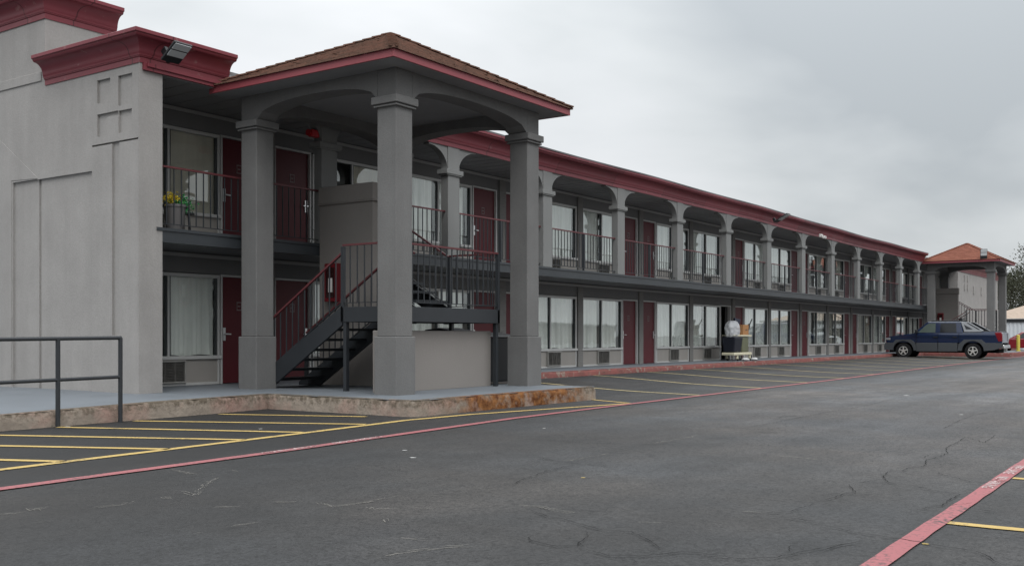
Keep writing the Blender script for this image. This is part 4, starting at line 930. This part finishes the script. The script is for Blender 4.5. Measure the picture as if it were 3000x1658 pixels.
# ------------------------------------------------------------------ housekeeping cart and what it carries
CARTM = mat('cream cart plastic', (0.52, 0.49, 0.36), 0.5, 0.4, var=0.15, vscale=6); DARKBAG = mat('navy vinyl bag', (0.012, 0.014, 0.022), 0.5, 0.3); OLIVE = mat('olive green vinyl bag', (0.10, 0.105, 0.06), 0.45, 0.4, var=0.3, vscale=5, streak=0.2)
cx0, cx1, cy0, cy1 = 35.30, 37.0, 14.62, 15.12
T = thing('housekeeping_cart', 'cream housekeeping cart with hanging bags outside an open room', 'cart', ((cx0 + cx1) / 2, (cy0 + cy1) / 2, F1))
z = F1 - 0.06
m = MB(); m.box(cx0, cy0, z + .27, cx1, cy1, z + .37); m.build('base_tray', CARTM, T, bevel=0.02)
m = MB(); m.box(cx0 + .35, cy0, z + .96, cx1, cy1, z + 1.02); m.box(cx0, cy0 + .02, z + .985, cx0 + .35, cy0 + .05, z + 1.01); m.box(cx0, cy1 - .05, z + .985, cx0 + .35, cy1 - .02, z + 1.01); m.build('top_tray', CARTM, T, bevel=0.012)
for x, y in ((cx0 + .38, cy0 + .05), (cx1 - .12, cy0 + .05), (cx0 + .38, cy1 - .05), (cx1 - .12, cy1 - .05)):
    m = MB(); m.box(x - .05, y - .03, z + .14, x + .05, y + .03, z + .28); m.build('leg', CARTM, T)
    m = MB(); m.lathe((x + .1, y - .025, z + .16), [(.03, -.002), (.10, 0), (.10, .05), (.03, .052)], 16, 'y'); m.build('wheel', BLACKM, T)
    MB().tube((x, y, z + .40), (x, y, z + .97), 0.018).build('upright', METAL, T)
def sack(cx, cy, z0, z1, rx, ry, seed, amp, name, material, parent=None, origin=None, taper=0.85, nu=44, nv=26):
    m = MB(); vs = []
    for j in range(nv + 1):
        t = j / nv; rr = math.sin(math.pi * (0.06 + 0.90 * t)) ** 0.45 * (taper + (1 - taper) * t)
        for i in range(nu):
            a = 2 * math.pi * i / nu; p = Vector((math.cos(a) * 2, math.sin(a) * 2, t * 3)) + Vector((seed, 0, 0))
            k = 1 + amp * (mnoise.noise(p) + 0.6 * mnoise.noise(p * 2.7) + 0.55 * abs(mnoise.noise(p * 5.1)) - 0.2) + amp * .35 * math.sin(7 * a + 4 * t + 2 * mnoise.noise(p)); vs.append((cx + rx * rr * k * math.cos(a), cy + ry * rr * k * math.sin(a), z0 + (z1 - z0) * t))
    m.add(vs, [(j * nu + i, j * nu + (i + 1) % nu, (j + 1) * nu + (i + 1) % nu, (j + 1) * nu + i) for j in range(nv) for i in range(nu)] + [list(range(nu))[::-1], list(range(nv * nu, (nv + 1) * nu))])
    return m.build(name, material, parent, origin=origin, smooth=True, ang=80)
m = MB(); m.add([(cx0 + .06, cy0 + .04, z + .371), (cx0 + .74, cy0 + .04, z + .371), (cx0 + .74, cy1 - .04, z + .371), (cx0 + .06, cy1 - .04, z + .371), (cx0 + .0, cy0 - .03, z + .95), (cx0 + .77, cy0 - .03, z + .95), (cx0 + .77, cy1 + .02, z + .95), (cx0 + .0, cy1 + .02, z + .95)], [(0, 3, 2, 1), (4, 5, 6, 7), (0, 1, 5, 4), (1, 2, 6, 5), (2, 3, 7, 6), (3, 0, 4, 7)]); m.build('linen_bag', DARKBAG, T, bevel=0.05, seg=3)
m = MB(); m.box(cx0 + .80, cy0 + .03, z + .38, cx1 - .25, cy1 - .03, z + .955); m.build('vinyl_bag', OLIVE, T, bevel=0.04)
CLEAR = mat('clear plastic film', (0.58, 0.60, 0.63), 0.3, 0.6, var=0.10, vscale=5, streak=0.12); bsdf(CLEAR).inputs['Alpha'].default_value = 0.62
o = sack(cx0 + .34, cy0 + .22, z + .76, z + 1.54, .46, .28, 11, .13, 'plastic_bag', CLEAR, None, origin=(cx0 + .34, cy0 + .22, z + .76), taper=0.72); tag(o, 'bulging clear plastic trash bag hanging at the cart end', 'trash bag')
CARD = mat('cardboard', (0.36, 0.19, 0.09), 0.85, 0.1, var=0.12, vscale=5)
T = thing('cardboard_box', 'brown cardboard box with a handle slot on the cart top', 'box', (cx0 + 1.2, cy0 + .22, z + 1.02))
m = MB(); m.box(cx0 + .92, cy0 + .04, z + 1.022, cx0 + 1.47, cy0 + .42, z + 1.22); m.box(cx0 + .92, cy0 + .04, z + 1.225, cx0 + 1.47, cy0 + .42, z + 1.40); m.build('carton', CARD, T, bevel=0.006)
m = MB(); m.box(cx0 + 1.15, cy0 + .034, z + 1.19, cx0 + 1.32, cy0 + .041, z + 1.215); m.build('handle_slot', BLACKM, T)
NAVY = mat('navy plastic', (0.014, 0.018, 0.045), 0.45, 0.4)
T = thing('dustpan', 'dark blue dustpan standing up behind the plastic bag', 'dustpan', (cx0 + .82, cy0 + .3, z + 1.02))
m = MB(); m.add([(cx0 + .86, cy0 + .30, z + 1.27), (cx0 + 1.12, cy0 + .30, z + 1.27), (cx0 + 1.34, cy0 + .30, z + 1.60), (cx0 + .76, cy0 + .30, z + 1.66), (cx0 + .88, cy0 + .38, z + 1.29), (cx0 + 1.10, cy0 + .38, z + 1.29), (cx0 + 1.30, cy0 + .38, z + 1.59), (cx0 + .79, cy0 + .38, z + 1.64)], [(0, 1, 2, 3), (4, 7, 6, 5), (0, 4, 5, 1), (1, 5, 6, 2), (2, 6, 7, 3), (3, 7, 4, 0)])
m.build('pan', NAVY, T, bevel=0.01); MB().tube((cx0 + .86, cy0 + .34, z + 1.0), (cx0 + .86, cy0 + .34, z + 1.26), 0.02).build('handle', NAVY, T)
T = thing('hand_brush', 'long handled black brush leaning out of the cart end', 'brush', (cx1 - .2, cy0 + .2, z + 1.0))
MB().tube((cx1 - .22, cy0 + .2, z + .98), (cx1 + .50, cy0 + .2, z + 1.62), 0.022).build('handle', BLACKM, T)
m = MB(); m.bar((cx1 - .02, cy0 + .2, z + 1.16), (cx1 + .22, cy0 + .2, z + 1.39), 0.06, 0.13); m.build('brush_head', BLACKM, T)
RAG = mat('white cotton', (0.48, 0.48, 0.48), 0.9, 0.1, var=0.15, vscale=20)
for i, (x, y, lab) in enumerate(((cx0 + .62, cy0 - .17, 'crumpled white towel on the walkway below the plastic bag'), (cx1 - .25, cy0 - .19, 'crumpled white towel by the far wheel of the cart'))):
    o = sack(x, y, F1, F1 + .11, .19, .11, 30 + i * 9, .3, 'towel', RAG, None, origin=(x, y, F1), taper=1.2, nu=18, nv=7); tag(o, lab, 'towel', 'towels dropped by the cart')
for i, (x, y) in enumerate(((cx0 + .9, cy0 + .2), (cx0 + 1.45, cy0 + .3), (cx1 - .2, cy0 + .25))):
    m = MB(); m.lathe((x, y, z + 1.02), [(.035, 0), (.035, .09), (.015, .11), (.015, .14)], 10); o = m.build('spray_bottle', [NAVY, OLIVE, PAINT_YEL][i], None, origin=(x, y, z + 1.02), smooth=True)
    tag(o, ['small navy bottle on the cart top beside the plastic bag', 'small olive bottle on the cart top beside the cardboard box', 'small yellow bottle at the far end of the cart top'][i], 'bottle', 'bottles on the cart')

# ------------------------------------------------------------------ vehicles
TYRE = mat('tyre rubber', (0.014, 0.014, 0.015), 0.85, 0.2); RIM = mat('alloy wheel', (0.80, 0.79, 0.76), 0.35, 0.5, metal=0.8); WELL = mat('wheel well', (0.008, 0.008, 0.009), 0.9, 0.1)
BLUE = mat('dark blue car paint', (0.006, 0.016, 0.050), 0.16, 0.5, var=0.05, coat=0.6); CLAD = mat('grey plastic cladding', (0.052, 0.057, 0.063), 0.6, 0.35, var=0.12, vscale=3); SAIL = mat('silver grey sail panel', (0.25, 0.26, 0.275), 0.55, 0.35)
TINT = mat('tinted car glass', (0.016, 0.018, 0.021), 0.08, 0.35, var=0.02); CARGLASS = mat('green car glass', (0.075, 0.095, 0.085), 0.08, 0.4, var=0.25, vscale=3); TAIL = mat('tail lamp red', (0.17, 0.006, 0.012), 0.2, 0.5); CHROME = mat('chrome', (0.6, 0.6, 0.6), 0.15, 0.5, metal=1.0); LENS = mat('clear lamp lens', (0.22, 0.22, 0.23), 0.12, 0.5)
def wheel_at(T, s, side, hw, r=0.385, w_=0.26, rimr=0.225, spokes=5, O=None):
    c = O + Vector((side * hw, s, r)); inn = -side
    m = MB(); x0 = c.x; prof = [(r * .58, 0), (r * .93, 0.0), (r, 0.03), (r, w_ - .03), (r * .93, w_), (r * .58, w_)]
    m.lathe((c.x, c.y, c.z), [(a, inn * b) for a, b in prof], 26, 'x', caps=False); wo_ = m.build('wheel', TYRE, T, origin=c, smooth=True, ang=40)
    m = MB(); m.lathe((c.x, c.y, c.z), [(rimr, inn * -.004), (rimr * .90, inn * -.006), (rimr * .88, inn * .03), (rimr * .88, inn * .04)], 26, 'x', caps=False)
    m.lathe((c.x, c.y, c.z), [(.075, inn * -.008), (.07, inn * .03)], 14, 'x')
    for k in range(spokes):
        a = 2 * math.pi * k / spokes + .3; d = Vector((0, math.cos(a), math.sin(a))); m.bar(c + d * .05 + Vector((inn * .012, 0, 0)), c + d * rimr * .90 + Vector((inn * .008, 0, 0)), 0.03, 0.062)
    m.build('rim', RIM, wo_, smooth=True, ang=40)
    m = MB(); m.lathe((c.x + inn * .042, c.y, c.z), [(rimr * 1.02, 0), (rimr * 1.02, inn * .01)], 20, 'x'); m.build('brake_disc', WELL, wo_)
def arc(cs, cz, r, a0, a1, n=10): return [(cs + r * math.cos(R(a0 + (a1 - a0) * i / n)), cz + r * math.sin(R(a0 + (a1 - a0) * i / n))) for i in range(n + 1)]
def make_pickup(loc, rz, label):
    T = thing('pickup_truck', label, 'pickup', loc); T.rotation_euler = (0, 0, rz); O = Vector(loc)
    # local frame: +y toward the rear, x across (driver's side is +x when the nose points to -y); s = distance from the nose
    L = 5.63; fa, ra, wr = 0.95, 4.25, 0.385
    def P(poly, a, b, name, material, parent=T, bevel=0.03, seg=2):
        m = MB(); m.prism([(O.y + s_, O.z + z_) for s_, z_ in poly], 'x', O.x + a, O.x + b); return m.build(name, material, parent, bevel=bevel, seg=seg)
    HW = 0.98
    body = [(0.10, 0.80), (0.06, 0.98), (0.12, 1.06), (0.35, 1.13), (1.0, 1.22), (1.48, 1.27), (2.2, 1.285), (3.6, 1.30), (4.6, 1.345), (5.48, 1.345), (5.56, 1.30), (5.58, 0.80)]
    bo = P(body, -HW, HW, 'body', BLUE, bevel=0.045, seg=3)
    bo.modifiers['bevel'].harden_normals = True
    import bmesh
    bm = bmesh.new(); bm.from_mesh(bo.data)
    for zc in (0.85, 0.90, 0.95, 1.0, 1.04, 1.08, 1.12, 1.16, 1.20, 1.24, 1.28, 1.31): bmesh.ops.bisect_plane(bm, geom=bm.verts[:] + bm.edges[:] + bm.faces[:], plane_co=(0, 0, zc + O.z - OFF[bo.name].z), plane_no=(0, 0, 1))
    for v in bm.verts:
        tz = (v.co.z - 1.0) / 0.33; v.co.x *= 1.0 - (0.055 * tz * tz if tz > 0 else 0.035 * tz * tz); ty = max(0, 0.6 - v.co.y) / 0.6; v.co.x *= 1 - 0.10 * ty * ty
    bm.to_mesh(bo.data); bm.free()
    for p_ in bo.data.polygons: p_.use_smooth = True
    bo.data.set_sharp_from_angle(angle=R(32))
    # cladding: arch flares and rocker panels
    for sg in (-1, 1):
        a, b = sg * (HW - .10), sg * (HW + .025)
        f1 = [(0.02, 0.42), (0.0, 0.62), (0.06, 0.79), (fa - .50, 0.80), (fa - .36, 0.955), (fa + .38, 0.955), (fa + .57, 0.80), (fa + .62, 0.66), (fa + .62, 0.40)] + [(fa + .515, .40)] + arc(fa, wr, .51, 2, 178, 14) + [(fa - .515, .42)]
        P(f1, a, b, 'front_flare', CLAD, bevel=0.012, seg=1)
        f2 = [(ra - .70, 0.40), (ra - .66, 0.74), (ra - .56, 0.81), (ra - .40, 0.96), (ra + .40, 0.96), (ra + .58, 0.80), (5.60, 0.79), (5.56, 0.56), (5.2, 0.44), (ra + .515, .40)] + arc(ra, wr, .51, 2, 178, 14)
        P(f2, a, b, 'rear_flare', CLAD, bevel=0.012, seg=1)
        P([(fa + .63, .36), (fa + .63, .79), (2.60, .79), (2.60, .36)], a, b - sg * .008, 'rocker_panel', CLAD, bevel=0.012, seg=1)
        P([(2.63, .36), (2.63, .79), (ra - .71, .79), (ra - .71, .36)], a, b - sg * .008, 'rocker_panel', CLAD, bevel=0.012, seg=1)
    P([(0.0, 0.45), (-0.03, 0.60), (0.03, 0.79), (0.25, 0.79), (0.25, 0.45)], -HW + .1, HW - .1, 'front_bumper', CLAD, bevel=0.04)
    P([(5.40, .50), (5.40, .70), (5.66, .70), (5.68, .52)], -HW + .06, HW - .06, 'rear_bumper', CHROME, bevel=0.03)
    m = MB(); m.box(O.x - .72, O.y + .2, O.z + .30, O.x + .72, O.y + 5.4, O.z + .80); m.build('underbody', WELL, T)
    # cab
    def cabin(s0, s1, t0, t1, zb, zt, hb, ht, name, material):
        m = MB(); vs = [(O.x + sx * h, O.y + s_, O.z + z_) for (s_, z_, h) in ((s0, zb, hb), (s1, zb, hb), (t1, zt, ht), (t0, zt, ht)) for sx in (-1, 1)]
        m.add(vs, [(0, 1, 3, 2), (2, 3, 5, 4), (4, 5, 7, 6), (6, 7, 1, 0), (0, 2, 4, 6), (1, 7, 5, 3)]); return m.build(name, material, T, bevel=0.05, seg=3)
    zb, zt, hb, ht = 1.26, 1.86, .955, .845
    cabin(1.42, 3.82, 2.12, 3.68, zb, zt, hb, ht, 'cab', BLUE)
    def side_win(pts, sg, name, material, lift=0.006):
        m = MB(); f = lambda s_, z_, e: (O.x + sg * (hb + (ht - hb) * (z_ - zb) / (zt - zb) + e), O.y + s_, O.z + z_)
        n = len(pts); m.add([f(s_, z_, lift) for s_, z_ in pts] + [f(s_, z_, -.02) for s_, z_ in pts], [list(range(n)), list(range(n, 2 * n))[::-1]] + [(i, (i + 1) % n, (i + 1) % n + n, i + n) for i in range(n)]); return m.build(name, material, T)
    for sg in (-1, 1):
        side_win([(1.66, 1.315), (2.50, 1.315), (2.50, 1.775), (2.18, 1.775), (2.05, 1.70)], sg, 'side_window', CARGLASS)
        side_win([(2.72, 1.315), (3.50, 1.315), (3.46, 1.775), (2.74, 1.775)], sg, 'side_window', TINT)
        # sail panel buttress with its two dark lights
        m = MB(); q = lambda s_, z_, e: (O.x + sg * ((hb + .012) + (ht - hb) * (z_ - zb) / (zt - zb) + e), O.y + s_, O.z + z_)
        pts = [(3.86, 1.335), (3.69, 1.83), (4.02, 1.835), (4.75, 1.40), (4.62, 1.345)]; n = 5
        m.add([q(s_, z_, .004) for s_, z_ in pts] + [q(s_, z_, -.10) for s_, z_ in pts], [list(range(n)), list(range(n, 2 * n))[::-1]] + [(i, (i + 1) % n, (i + 1) % n + n, i + n) for i in range(n)])
        m.build('sail_panel', SAIL, T, bevel=0.01, seg=1)
        m = MB(); pl = [(3.87, 1.34), (3.70, 1.82), (4.01, 1.825), (4.73, 1.40), (4.61, 1.35)]
        m.add([q(s_, z_, -.103) for s_, z_ in pl] + [q(s_, z_, -.125) for s_, z_ in pl], [list(range(n)), list(range(n, 2 * n))[::-1]] + [(i, (i + 1) % n, (i + 1) % n + n, i + n) for i in range(n)]); m.build('sail_dark_sheet', BLACKM, T)  # black sheet added to darken the sail panel's lit inner face
        for pp in ([(3.93, 1.47), (3.83, 1.71), (4.25, 1.47)], [(4.02, 1.80), (4.60, 1.45), (4.50, 1.45), (3.96, 1.78)]):
            m = MB(); n = len(pp); m.add([q(s_, z_, .010) for s_, z_ in pp] + [q(s_, z_, -.02) for s_, z_ in pp], [list(range(n)), list(range(n, 2 * n))[::-1]] + [(i, (i + 1) % n, (i + 1) % n + n, i + n) for i in range(n)]); m.build('quarter_light', TINT, T)
        m = MB(); m.prism([(O.y + 5.40, O.z + .86), (O.y + 5.24, O.z + 1.31), (O.y + 5.54, O.z + 1.32), (O.y + 5.585, O.z + 1.18), (O.y + 5.59, O.z + .88)], 'x', O.x + sg * (HW - .16), O.x + sg * (HW + .004)); m.build('tail_lamp', TAIL, T, bevel=0.02)
        m = MB(); m.box(O.x + sg * (HW - .05), O.y + 5.50, O.z + .86, O.x + sg * (HW - .25), O.y + 5.60, O.z + 1.28); m.build('tail_lamp', LENS, T, bevel=0.02)
        m = MB(); m.box(O.x + sg * (HW - .04), O.y + .06, O.z + .93, O.x + sg * (HW - .075), O.y + .30, O.z + 1.05); m.build('headlight', LENS, T, bevel=0.02)
        m = MB(); m.box(O.x + sg * (HW - .02), O.y + 1.56, O.z + 1.28, O.x + sg * (HW + .20), O.y + 1.68, O.z + 1.47); m.build('mirror', BLACKM, T, bevel=0.03)
        for s_ in (2.40, 3.32): m = MB(); m.box(O.x + sg * (HW - .01), O.y + s_, O.z + 1.07, O.x + sg * (HW + .025), O.y + s_ + .20, O.z + 1.11); m.build('door_handle', BLACKM, T, bevel=0.008)
        for s_ in (1.60, 2.615, 3.60): m = MB(); m.box(O.x + sg * (HW - .01), O.y + s_, O.z + .80, O.x + sg * (HW + .003), O.y + s_ + .014, O.z + 1.27); m.build('door_seam', WELL, T)
        m = MB(); m.tube((O.x + sg * (ht - .07), O.y + 2.3, O.z + 1.90), (O.x + sg * (ht - .07), O.y + 3.6, O.z + 1.90), .022)
        for s_ in (2.32, 2.95, 3.58): m.box(O.x + sg * (ht - .07) - .025, O.y + s_ - .05, O.z + 1.83, O.x + sg * (ht - .07) + .025, O.y + s_ + .05, O.z + 1.90)
        m.build('roof_rail', BLACKM, T)
        for s_ in (fa, ra): wheel_at(T, s_, sg, HW - .01, O=O)
    m = MB(); m.box(O.x - .80, O.y + 4.0, O.z + 1.33, O.x + .80, O.y + 5.45, O.z + 1.385); m.build('bed_cover', BLACKM, T, bevel=0.02)
    # windscreen
    m = MB(); m.add([(O.x - .86, O.y + 1.50, O.z + 1.33), (O.x + .86, O.y + 1.50, O.z + 1.33), (O.x + .72, O.y + 2.06, O.z + 1.80), (O.x - .72, O.y + 2.06, O.z + 1.80), (O.x - .86, O.y + 1.56, O.z + 1.31), (O.x + .86, O.y + 1.56, O.z + 1.31), (O.x + .72, O.y + 2.12, O.z + 1.78), (O.x - .72, O.y + 2.12, O.z + 1.78)], [(0, 1, 2, 3), (7, 6, 5, 4), (0, 4, 5, 1), (1, 5, 6, 2), (2, 6, 7, 3), (3, 7, 4, 0)]); m.build('windscreen', TINT, T)
    return T
# near side wheels stand at about x = 54.6, y = 10.15 and 13.45: nose toward the building
ang = R(-0.5)
nose = Vector((54.6, 13.45)) + Vector((math.sin(ang), math.cos(ang))) * 0.95 + Vector((math.cos(ang), -math.sin(ang))) * 0.97
make_pickup((nose.x, nose.y, GZ + 0.01), math.pi - ang, 'dark blue four door pickup with grey lower cladding parked nose to the walkway')

def make_car(loc, rz, label):
    T = thing('red_car', label, 'car', loc); T.rotation_euler = (0, 0, rz); O = Vector(loc); RED = mat('metallic red car paint', (0.20, 0.010, 0.018), 0.28, 0.5, coat=0.6)
    fa, ra, HW = 0.95, 3.70, .90
    body = [(0.0, 0.30), (-.02, .62), (.15, .74), (1.35, .94), (3.9, .98), (4.65, .92), (4.72, .40), (4.6, .28), (ra + .38, .28)] + arc(ra, .32, .37, 0, 180, 10) + [(fa + .38, .28)] + arc(fa, .32, .37, 0, 180, 10) + [(fa - .4, .28)]
    m = MB(); m.prism([(O.y + a, O.z + b) for a, b in body], 'x', O.x - HW, O.x + HW); m.build('body', RED, T, bevel=0.06, seg=3)
    m = MB(); vs = [(O.x + sx * h, O.y + s_, O.z + z_) for (s_, z_, h) in ((1.30, .92, .82), (4.25, .95, .82), (3.45, 1.42, .62), (2.15, 1.43, .62)) for sx in (-1, 1)]
    m.add(vs, [(0, 1, 3, 2), (2, 3, 5, 4), (4, 5, 7, 6), (6, 7, 1, 0), (0, 2, 4, 6), (1, 7, 5, 3)]); m.build('roof', RED, T, bevel=0.06, seg=3)
    for sg in (-1, 1):
        for pts in ([(1.72, .98), (2.70, .98), (2.70, 1.36), (2.25, 1.36)], [(2.78, .98), (3.85, .98), (3.40, 1.36), (2.78, 1.36)]):
            m = MB(); q = lambda s_, z_, e: (O.x + sg * (.82 - .20 * (z_ - .93) / .5 + e), O.y + s_, O.z + z_); n = 4
            m.add([q(s_, z_, .006) for s_, z_ in pts] + [q(s_, z_, -.02) for s_, z_ in pts], [list(range(n)), list(range(n, 2 * n))[::-1]] + [(i, (i + 1) % n, (i + 1) % n + n, i + n) for i in range(n)]); m.build('side_window', TINT, T)
        m = MB(); m.box(O.x + sg * (HW - .06), O.y + .04, O.z + .60, O.x + sg * (HW + .005), O.y + .40, O.z + .74); m.build('headlight', LENS, T, bevel=0.02)
        for s_ in (fa, ra): wheel_at(T, s_, sg, HW - .01, r=.32, w_=.2, rimr=.2, spokes=8, O=O)
    m = MB(); m.add([(O.x - .74, O.y + 1.38, O.z + .98), (O.x + .74, O.y + 1.38, O.z + .98), (O.x + .58, O.y + 2.12, O.z + 1.40), (O.x - .58, O.y + 2.12, O.z + 1.40), (O.x - .74, O.y + 1.44, O.z + .97), (O.x + .74, O.y + 1.44, O.z + .97), (O.x + .58, O.y + 2.16, O.z + 1.38), (O.x - .58, O.y + 2.16, O.z + 1.38)], [(0, 1, 2, 3), (7, 6, 5, 4), (0, 4, 5, 1), (1, 5, 6, 2), (2, 6, 7, 3), (3, 7, 4, 0)]); m.build('windscreen', TINT, T)
make_car((81.0, 13.85, GZ), math.pi, 'dark red car parked behind the yellow bollard past the far pavilion')

T = thing('bollard', 'yellow painted steel bollard beside the far pavilion kerb', 'bollard', (68.35, 10.15, F1))
m = MB(); m.lathe((68.35, 10.15, F1), [(.10, -.01), (.10, .93), (.09, .97), (.05, .99)], 18); m.build('pipe', mat('bollard yellow paint', (0.52, 0.42, 0.07), 0.5, 0.4, var=0.15, vscale=4), T, smooth=True)
MB().lathe((68.35, 10.15, F1), [(.15, 0), (.15, .03), (.11, .035)], 16).build('base_collar', MATS['bollard yellow paint'], T)

# ------------------------------------------------------------------ background right: fence, tan roofed house, trees
CORR = mat('white corrugated metal', (0.50, 0.52, 0.54), 0.5, 0.4, var=0.12, vscale=0.6)
T = thing('corrugated_fence', 'white corrugated metal fence behind the red car', 'fence', (96, 9, GZ))
m = MB(); n = 260; pts = []
for i in range(n + 1):
    y = -2 + 20 * i / n; pts.append((94 + 0.03 * math.sin(i * math.pi / 2), y))
vs = [(x, y, GZ) for x, y in pts] + [(x, y, 2.25) for x, y in pts]
m.add(vs, [(i, i + 1, i + 1 + n + 1, i + n + 1) for i in range(n)]); m.box(94.03, -2, GZ, 94.06, 18, 2.2); m.build('sheet', CORR, T)
m = MB(); m.box(93.9, -2, 2.26, 94.12, 18, 2.50); m.build('top_rail', BLACKM, T)
T = thing('tan_house', 'low house with tan hip roof behind the corrugated fence', 'house', (108, 8, GZ))
m = MB(); m.box(100, -6, GZ, 116, 17.5, 2.65); m.build('wall', STUCCO_TAN, T)
TANROOF = shingle_mat('tan roof shingles', (0.36, 0.29, 0.235), (0.26, 0.21, 0.17))
m = MB(); m.add([(99.4, -6.6, 2.6), (116.6, -6.6, 2.6), (116.6, 18.1, 2.6), (99.4, 18.1, 2.6), (108, 0.5, 4.6), (108, 13.5, 4.6)], [(0, 1, 4), (1, 2, 5, 4), (2, 3, 5), (3, 0, 4, 5), (0, 3, 2, 1)]); m.build('roof', TANROOF, T)
m = MB(); m.box(99.3, -6.7, 2.48, 99.42, 18.2, 2.64); m.build('eave_board', LINT, T)
LEAF = mat('dull olive leaves', (0.046, 0.050, 0.032), 0.8, 0.2, var=0.5, vscale=0.35); LEAF2 = mat('brown olive leaves', (0.058, 0.056, 0.040), 0.8, 0.2, var=0.5, vscale=0.35); BARK = mat('bark', (0.07, 0.06, 0.05), 0.95, 0.1, var=0.3, vscale=4)
def make_tree(x, y, h, rad, seed, label, leafm, nclump=80, per=230, leaf=0.12):
    T = thing('tree', label, 'tree', (x, y, GZ), 'trees beyond the far pavilion'); rnd = random.Random(seed)
    m = MB(); tips = []; trunk_h = h * 0.3
    p = Vector((x, y, GZ)); q = Vector((x + rnd.uniform(-.3, .3), y + rnd.uniform(-.3, .3), GZ + trunk_h)); m.tube(p, q, 0.32, 10, 0.24)
    for b in range(9):
        a = 2 * math.pi * b / 9 + rnd.uniform(-.3, .3); rr = rad * rnd.uniform(.4, .85); e = q + Vector((math.cos(a) * rr, math.sin(a) * rr, (h - trunk_h) * rnd.uniform(.25, .8))); mid = q.lerp(e, .5) + Vector((0, 0, .5)); m.tube(q, mid, .14, 7, .09); m.tube(mid, e, .09, 7, .04); tips += [mid, e]
        for _ in range(3):
            f = mid.lerp(e, rnd.uniform(.2, 1)) + Vector((rnd.gauss(0, rad * .22), rnd.gauss(0, rad * .22), rnd.gauss(0, rad * .2))); m.tube(mid.lerp(e, .6), f, .05, 5, .02); tips.append(f)
    m.build('trunk', BARK, T, smooth=True)
    m = MB(); zc = GZ + h * .62
    cl = [Vector(t) for t in tips]
    while len(cl) < nclump:
        d = Vector((rnd.gauss(0, 1), rnd.gauss(0, 1), rnd.gauss(0, 1))).normalized() * rnd.uniform(.45, 1) ** .6; cl.append(Vector((x + d.x * rad, y + d.y * rad, zc + d.z * h * .38)))
    for c in cl:
        s_ = rad * rnd.uniform(.11, .21)
        for _ in range(per):
            cg = lambda q: max(-1.7 * q, min(1.7 * q, rnd.gauss(0, q))); o_ = c + Vector((cg(s_), cg(s_), cg(s_ * .7))); a = Vector((rnd.uniform(-1, 1), rnd.uniform(-1, 1), rnd.uniform(-.5, 1))).normalized(); b = a.orthogonal().normalized(); cc = a.cross(b); k = leaf * rnd.uniform(.5, 1.2)
            m.add([o_ + b * k, o_ + cc * k * .5, o_ - b * k, o_ - cc * k * .5], [(0, 1, 2, 3)])
    m.build('crown', leafm, T)
make_tree(118, 14.6, 10.5, 5.0, 4, 'dull olive leafed tree rising right behind the far pavilion roof', LEAF)
make_tree(128, 8.0, 12.5, 6.0, 8, 'taller brownish tree behind the tan roofed house at the picture edge', LEAF2)
make_tree(140, 22.0, 9.0, 6.0, 15, 'low dark tree hidden mostly behind the far pavilion columns', LEAF)

# ------------------------------------------------------------------ across the lot: what the ground floor windows mirror
T = thing('roadside_building', 'low flat roofed building across the lot, mirrored in the ground floor windows', 'building', (30, -52, GZ))
m = MB(); m.box(-30, -60, GZ, 140, -46, 2.7); m.box(40, -60, GZ, 52, -47, 5.5); m.build('wall', STUCCO_TAN, T)
m = MB(); m.box(-30.2, -60.2, 2.7, 140.2, -45.8, 2.95); m.build('parapet', LINT, T)
T = thing('utility_pole', 'wooden utility pole across the lot, mirrored in a window', 'utility pole', (34, -13, GZ))
MB().tube((34, -13, GZ), (34, -13, 9.5), .14, 10, .10).build('pole', BARK, T); m = MB(); m.bar((33.0, -13, 8.6), (35.0, -13, 8.6), .1, .12); m.build('cross_arm', BARK, T)

# ------------------------------------------------------------------ litter
WHITE = mat('white scrap', (0.34, 0.34, 0.33), 0.8); LEAFY = mat('dry leaf', (0.36, 0.27, 0.10), 0.8)
LIT = [((20.54, 5.0), .085, 'flattened white scrap lying in the drive lane'), ((10.69, 6.93), .03, 'tiny white scrap in the lane past the red stripe'), ((5.95, 1.35), .024, 'small yellow dry leaf beside the right red stripe'), ((16.02, 3.13), .035, 'tiny pale scrap far right in the lane'), ((7.84, 6.75), .03, 'tiny white scrap below the lettered red stripe'), ((7.41, 6.28), .035, 'white pebble in the lane below the lettered stripe'), ((8.63, 9.77), .03, 'white pebble between the yellow hatch lines'), ((7.43, 12.0), .05, 'white crumpled scrap against the kerb by the rail post'), ((7.15, 4.26), .022, 'dry leaf in the middle of the lane')]
for (x, y), s_, lab in LIT:
    rnd = random.Random(int(x * 100)); z = G(x, y) + 0.004; m = MB(); n = 7
    ring = [(x + s_ * rnd.uniform(.6, 1.1) * math.cos(2 * math.pi * i / n), y + s_ * rnd.uniform(.6, 1.1) * math.sin(2 * math.pi * i / n)) for i in range(n)]
    m.add([(a, b, z) for a, b in ring] + [(x, y, z + s_ * .10)], [(i, (i + 1) % n, n) for i in range(n)] + [list(range(n))[::-1]])
    o = m.build('litter_scrap', LEAFY if 'leaf' in lab else WHITE, None, origin=(x, y, z)); tag(o, lab, 'litter', 'scraps on the asphalt', 'thing')
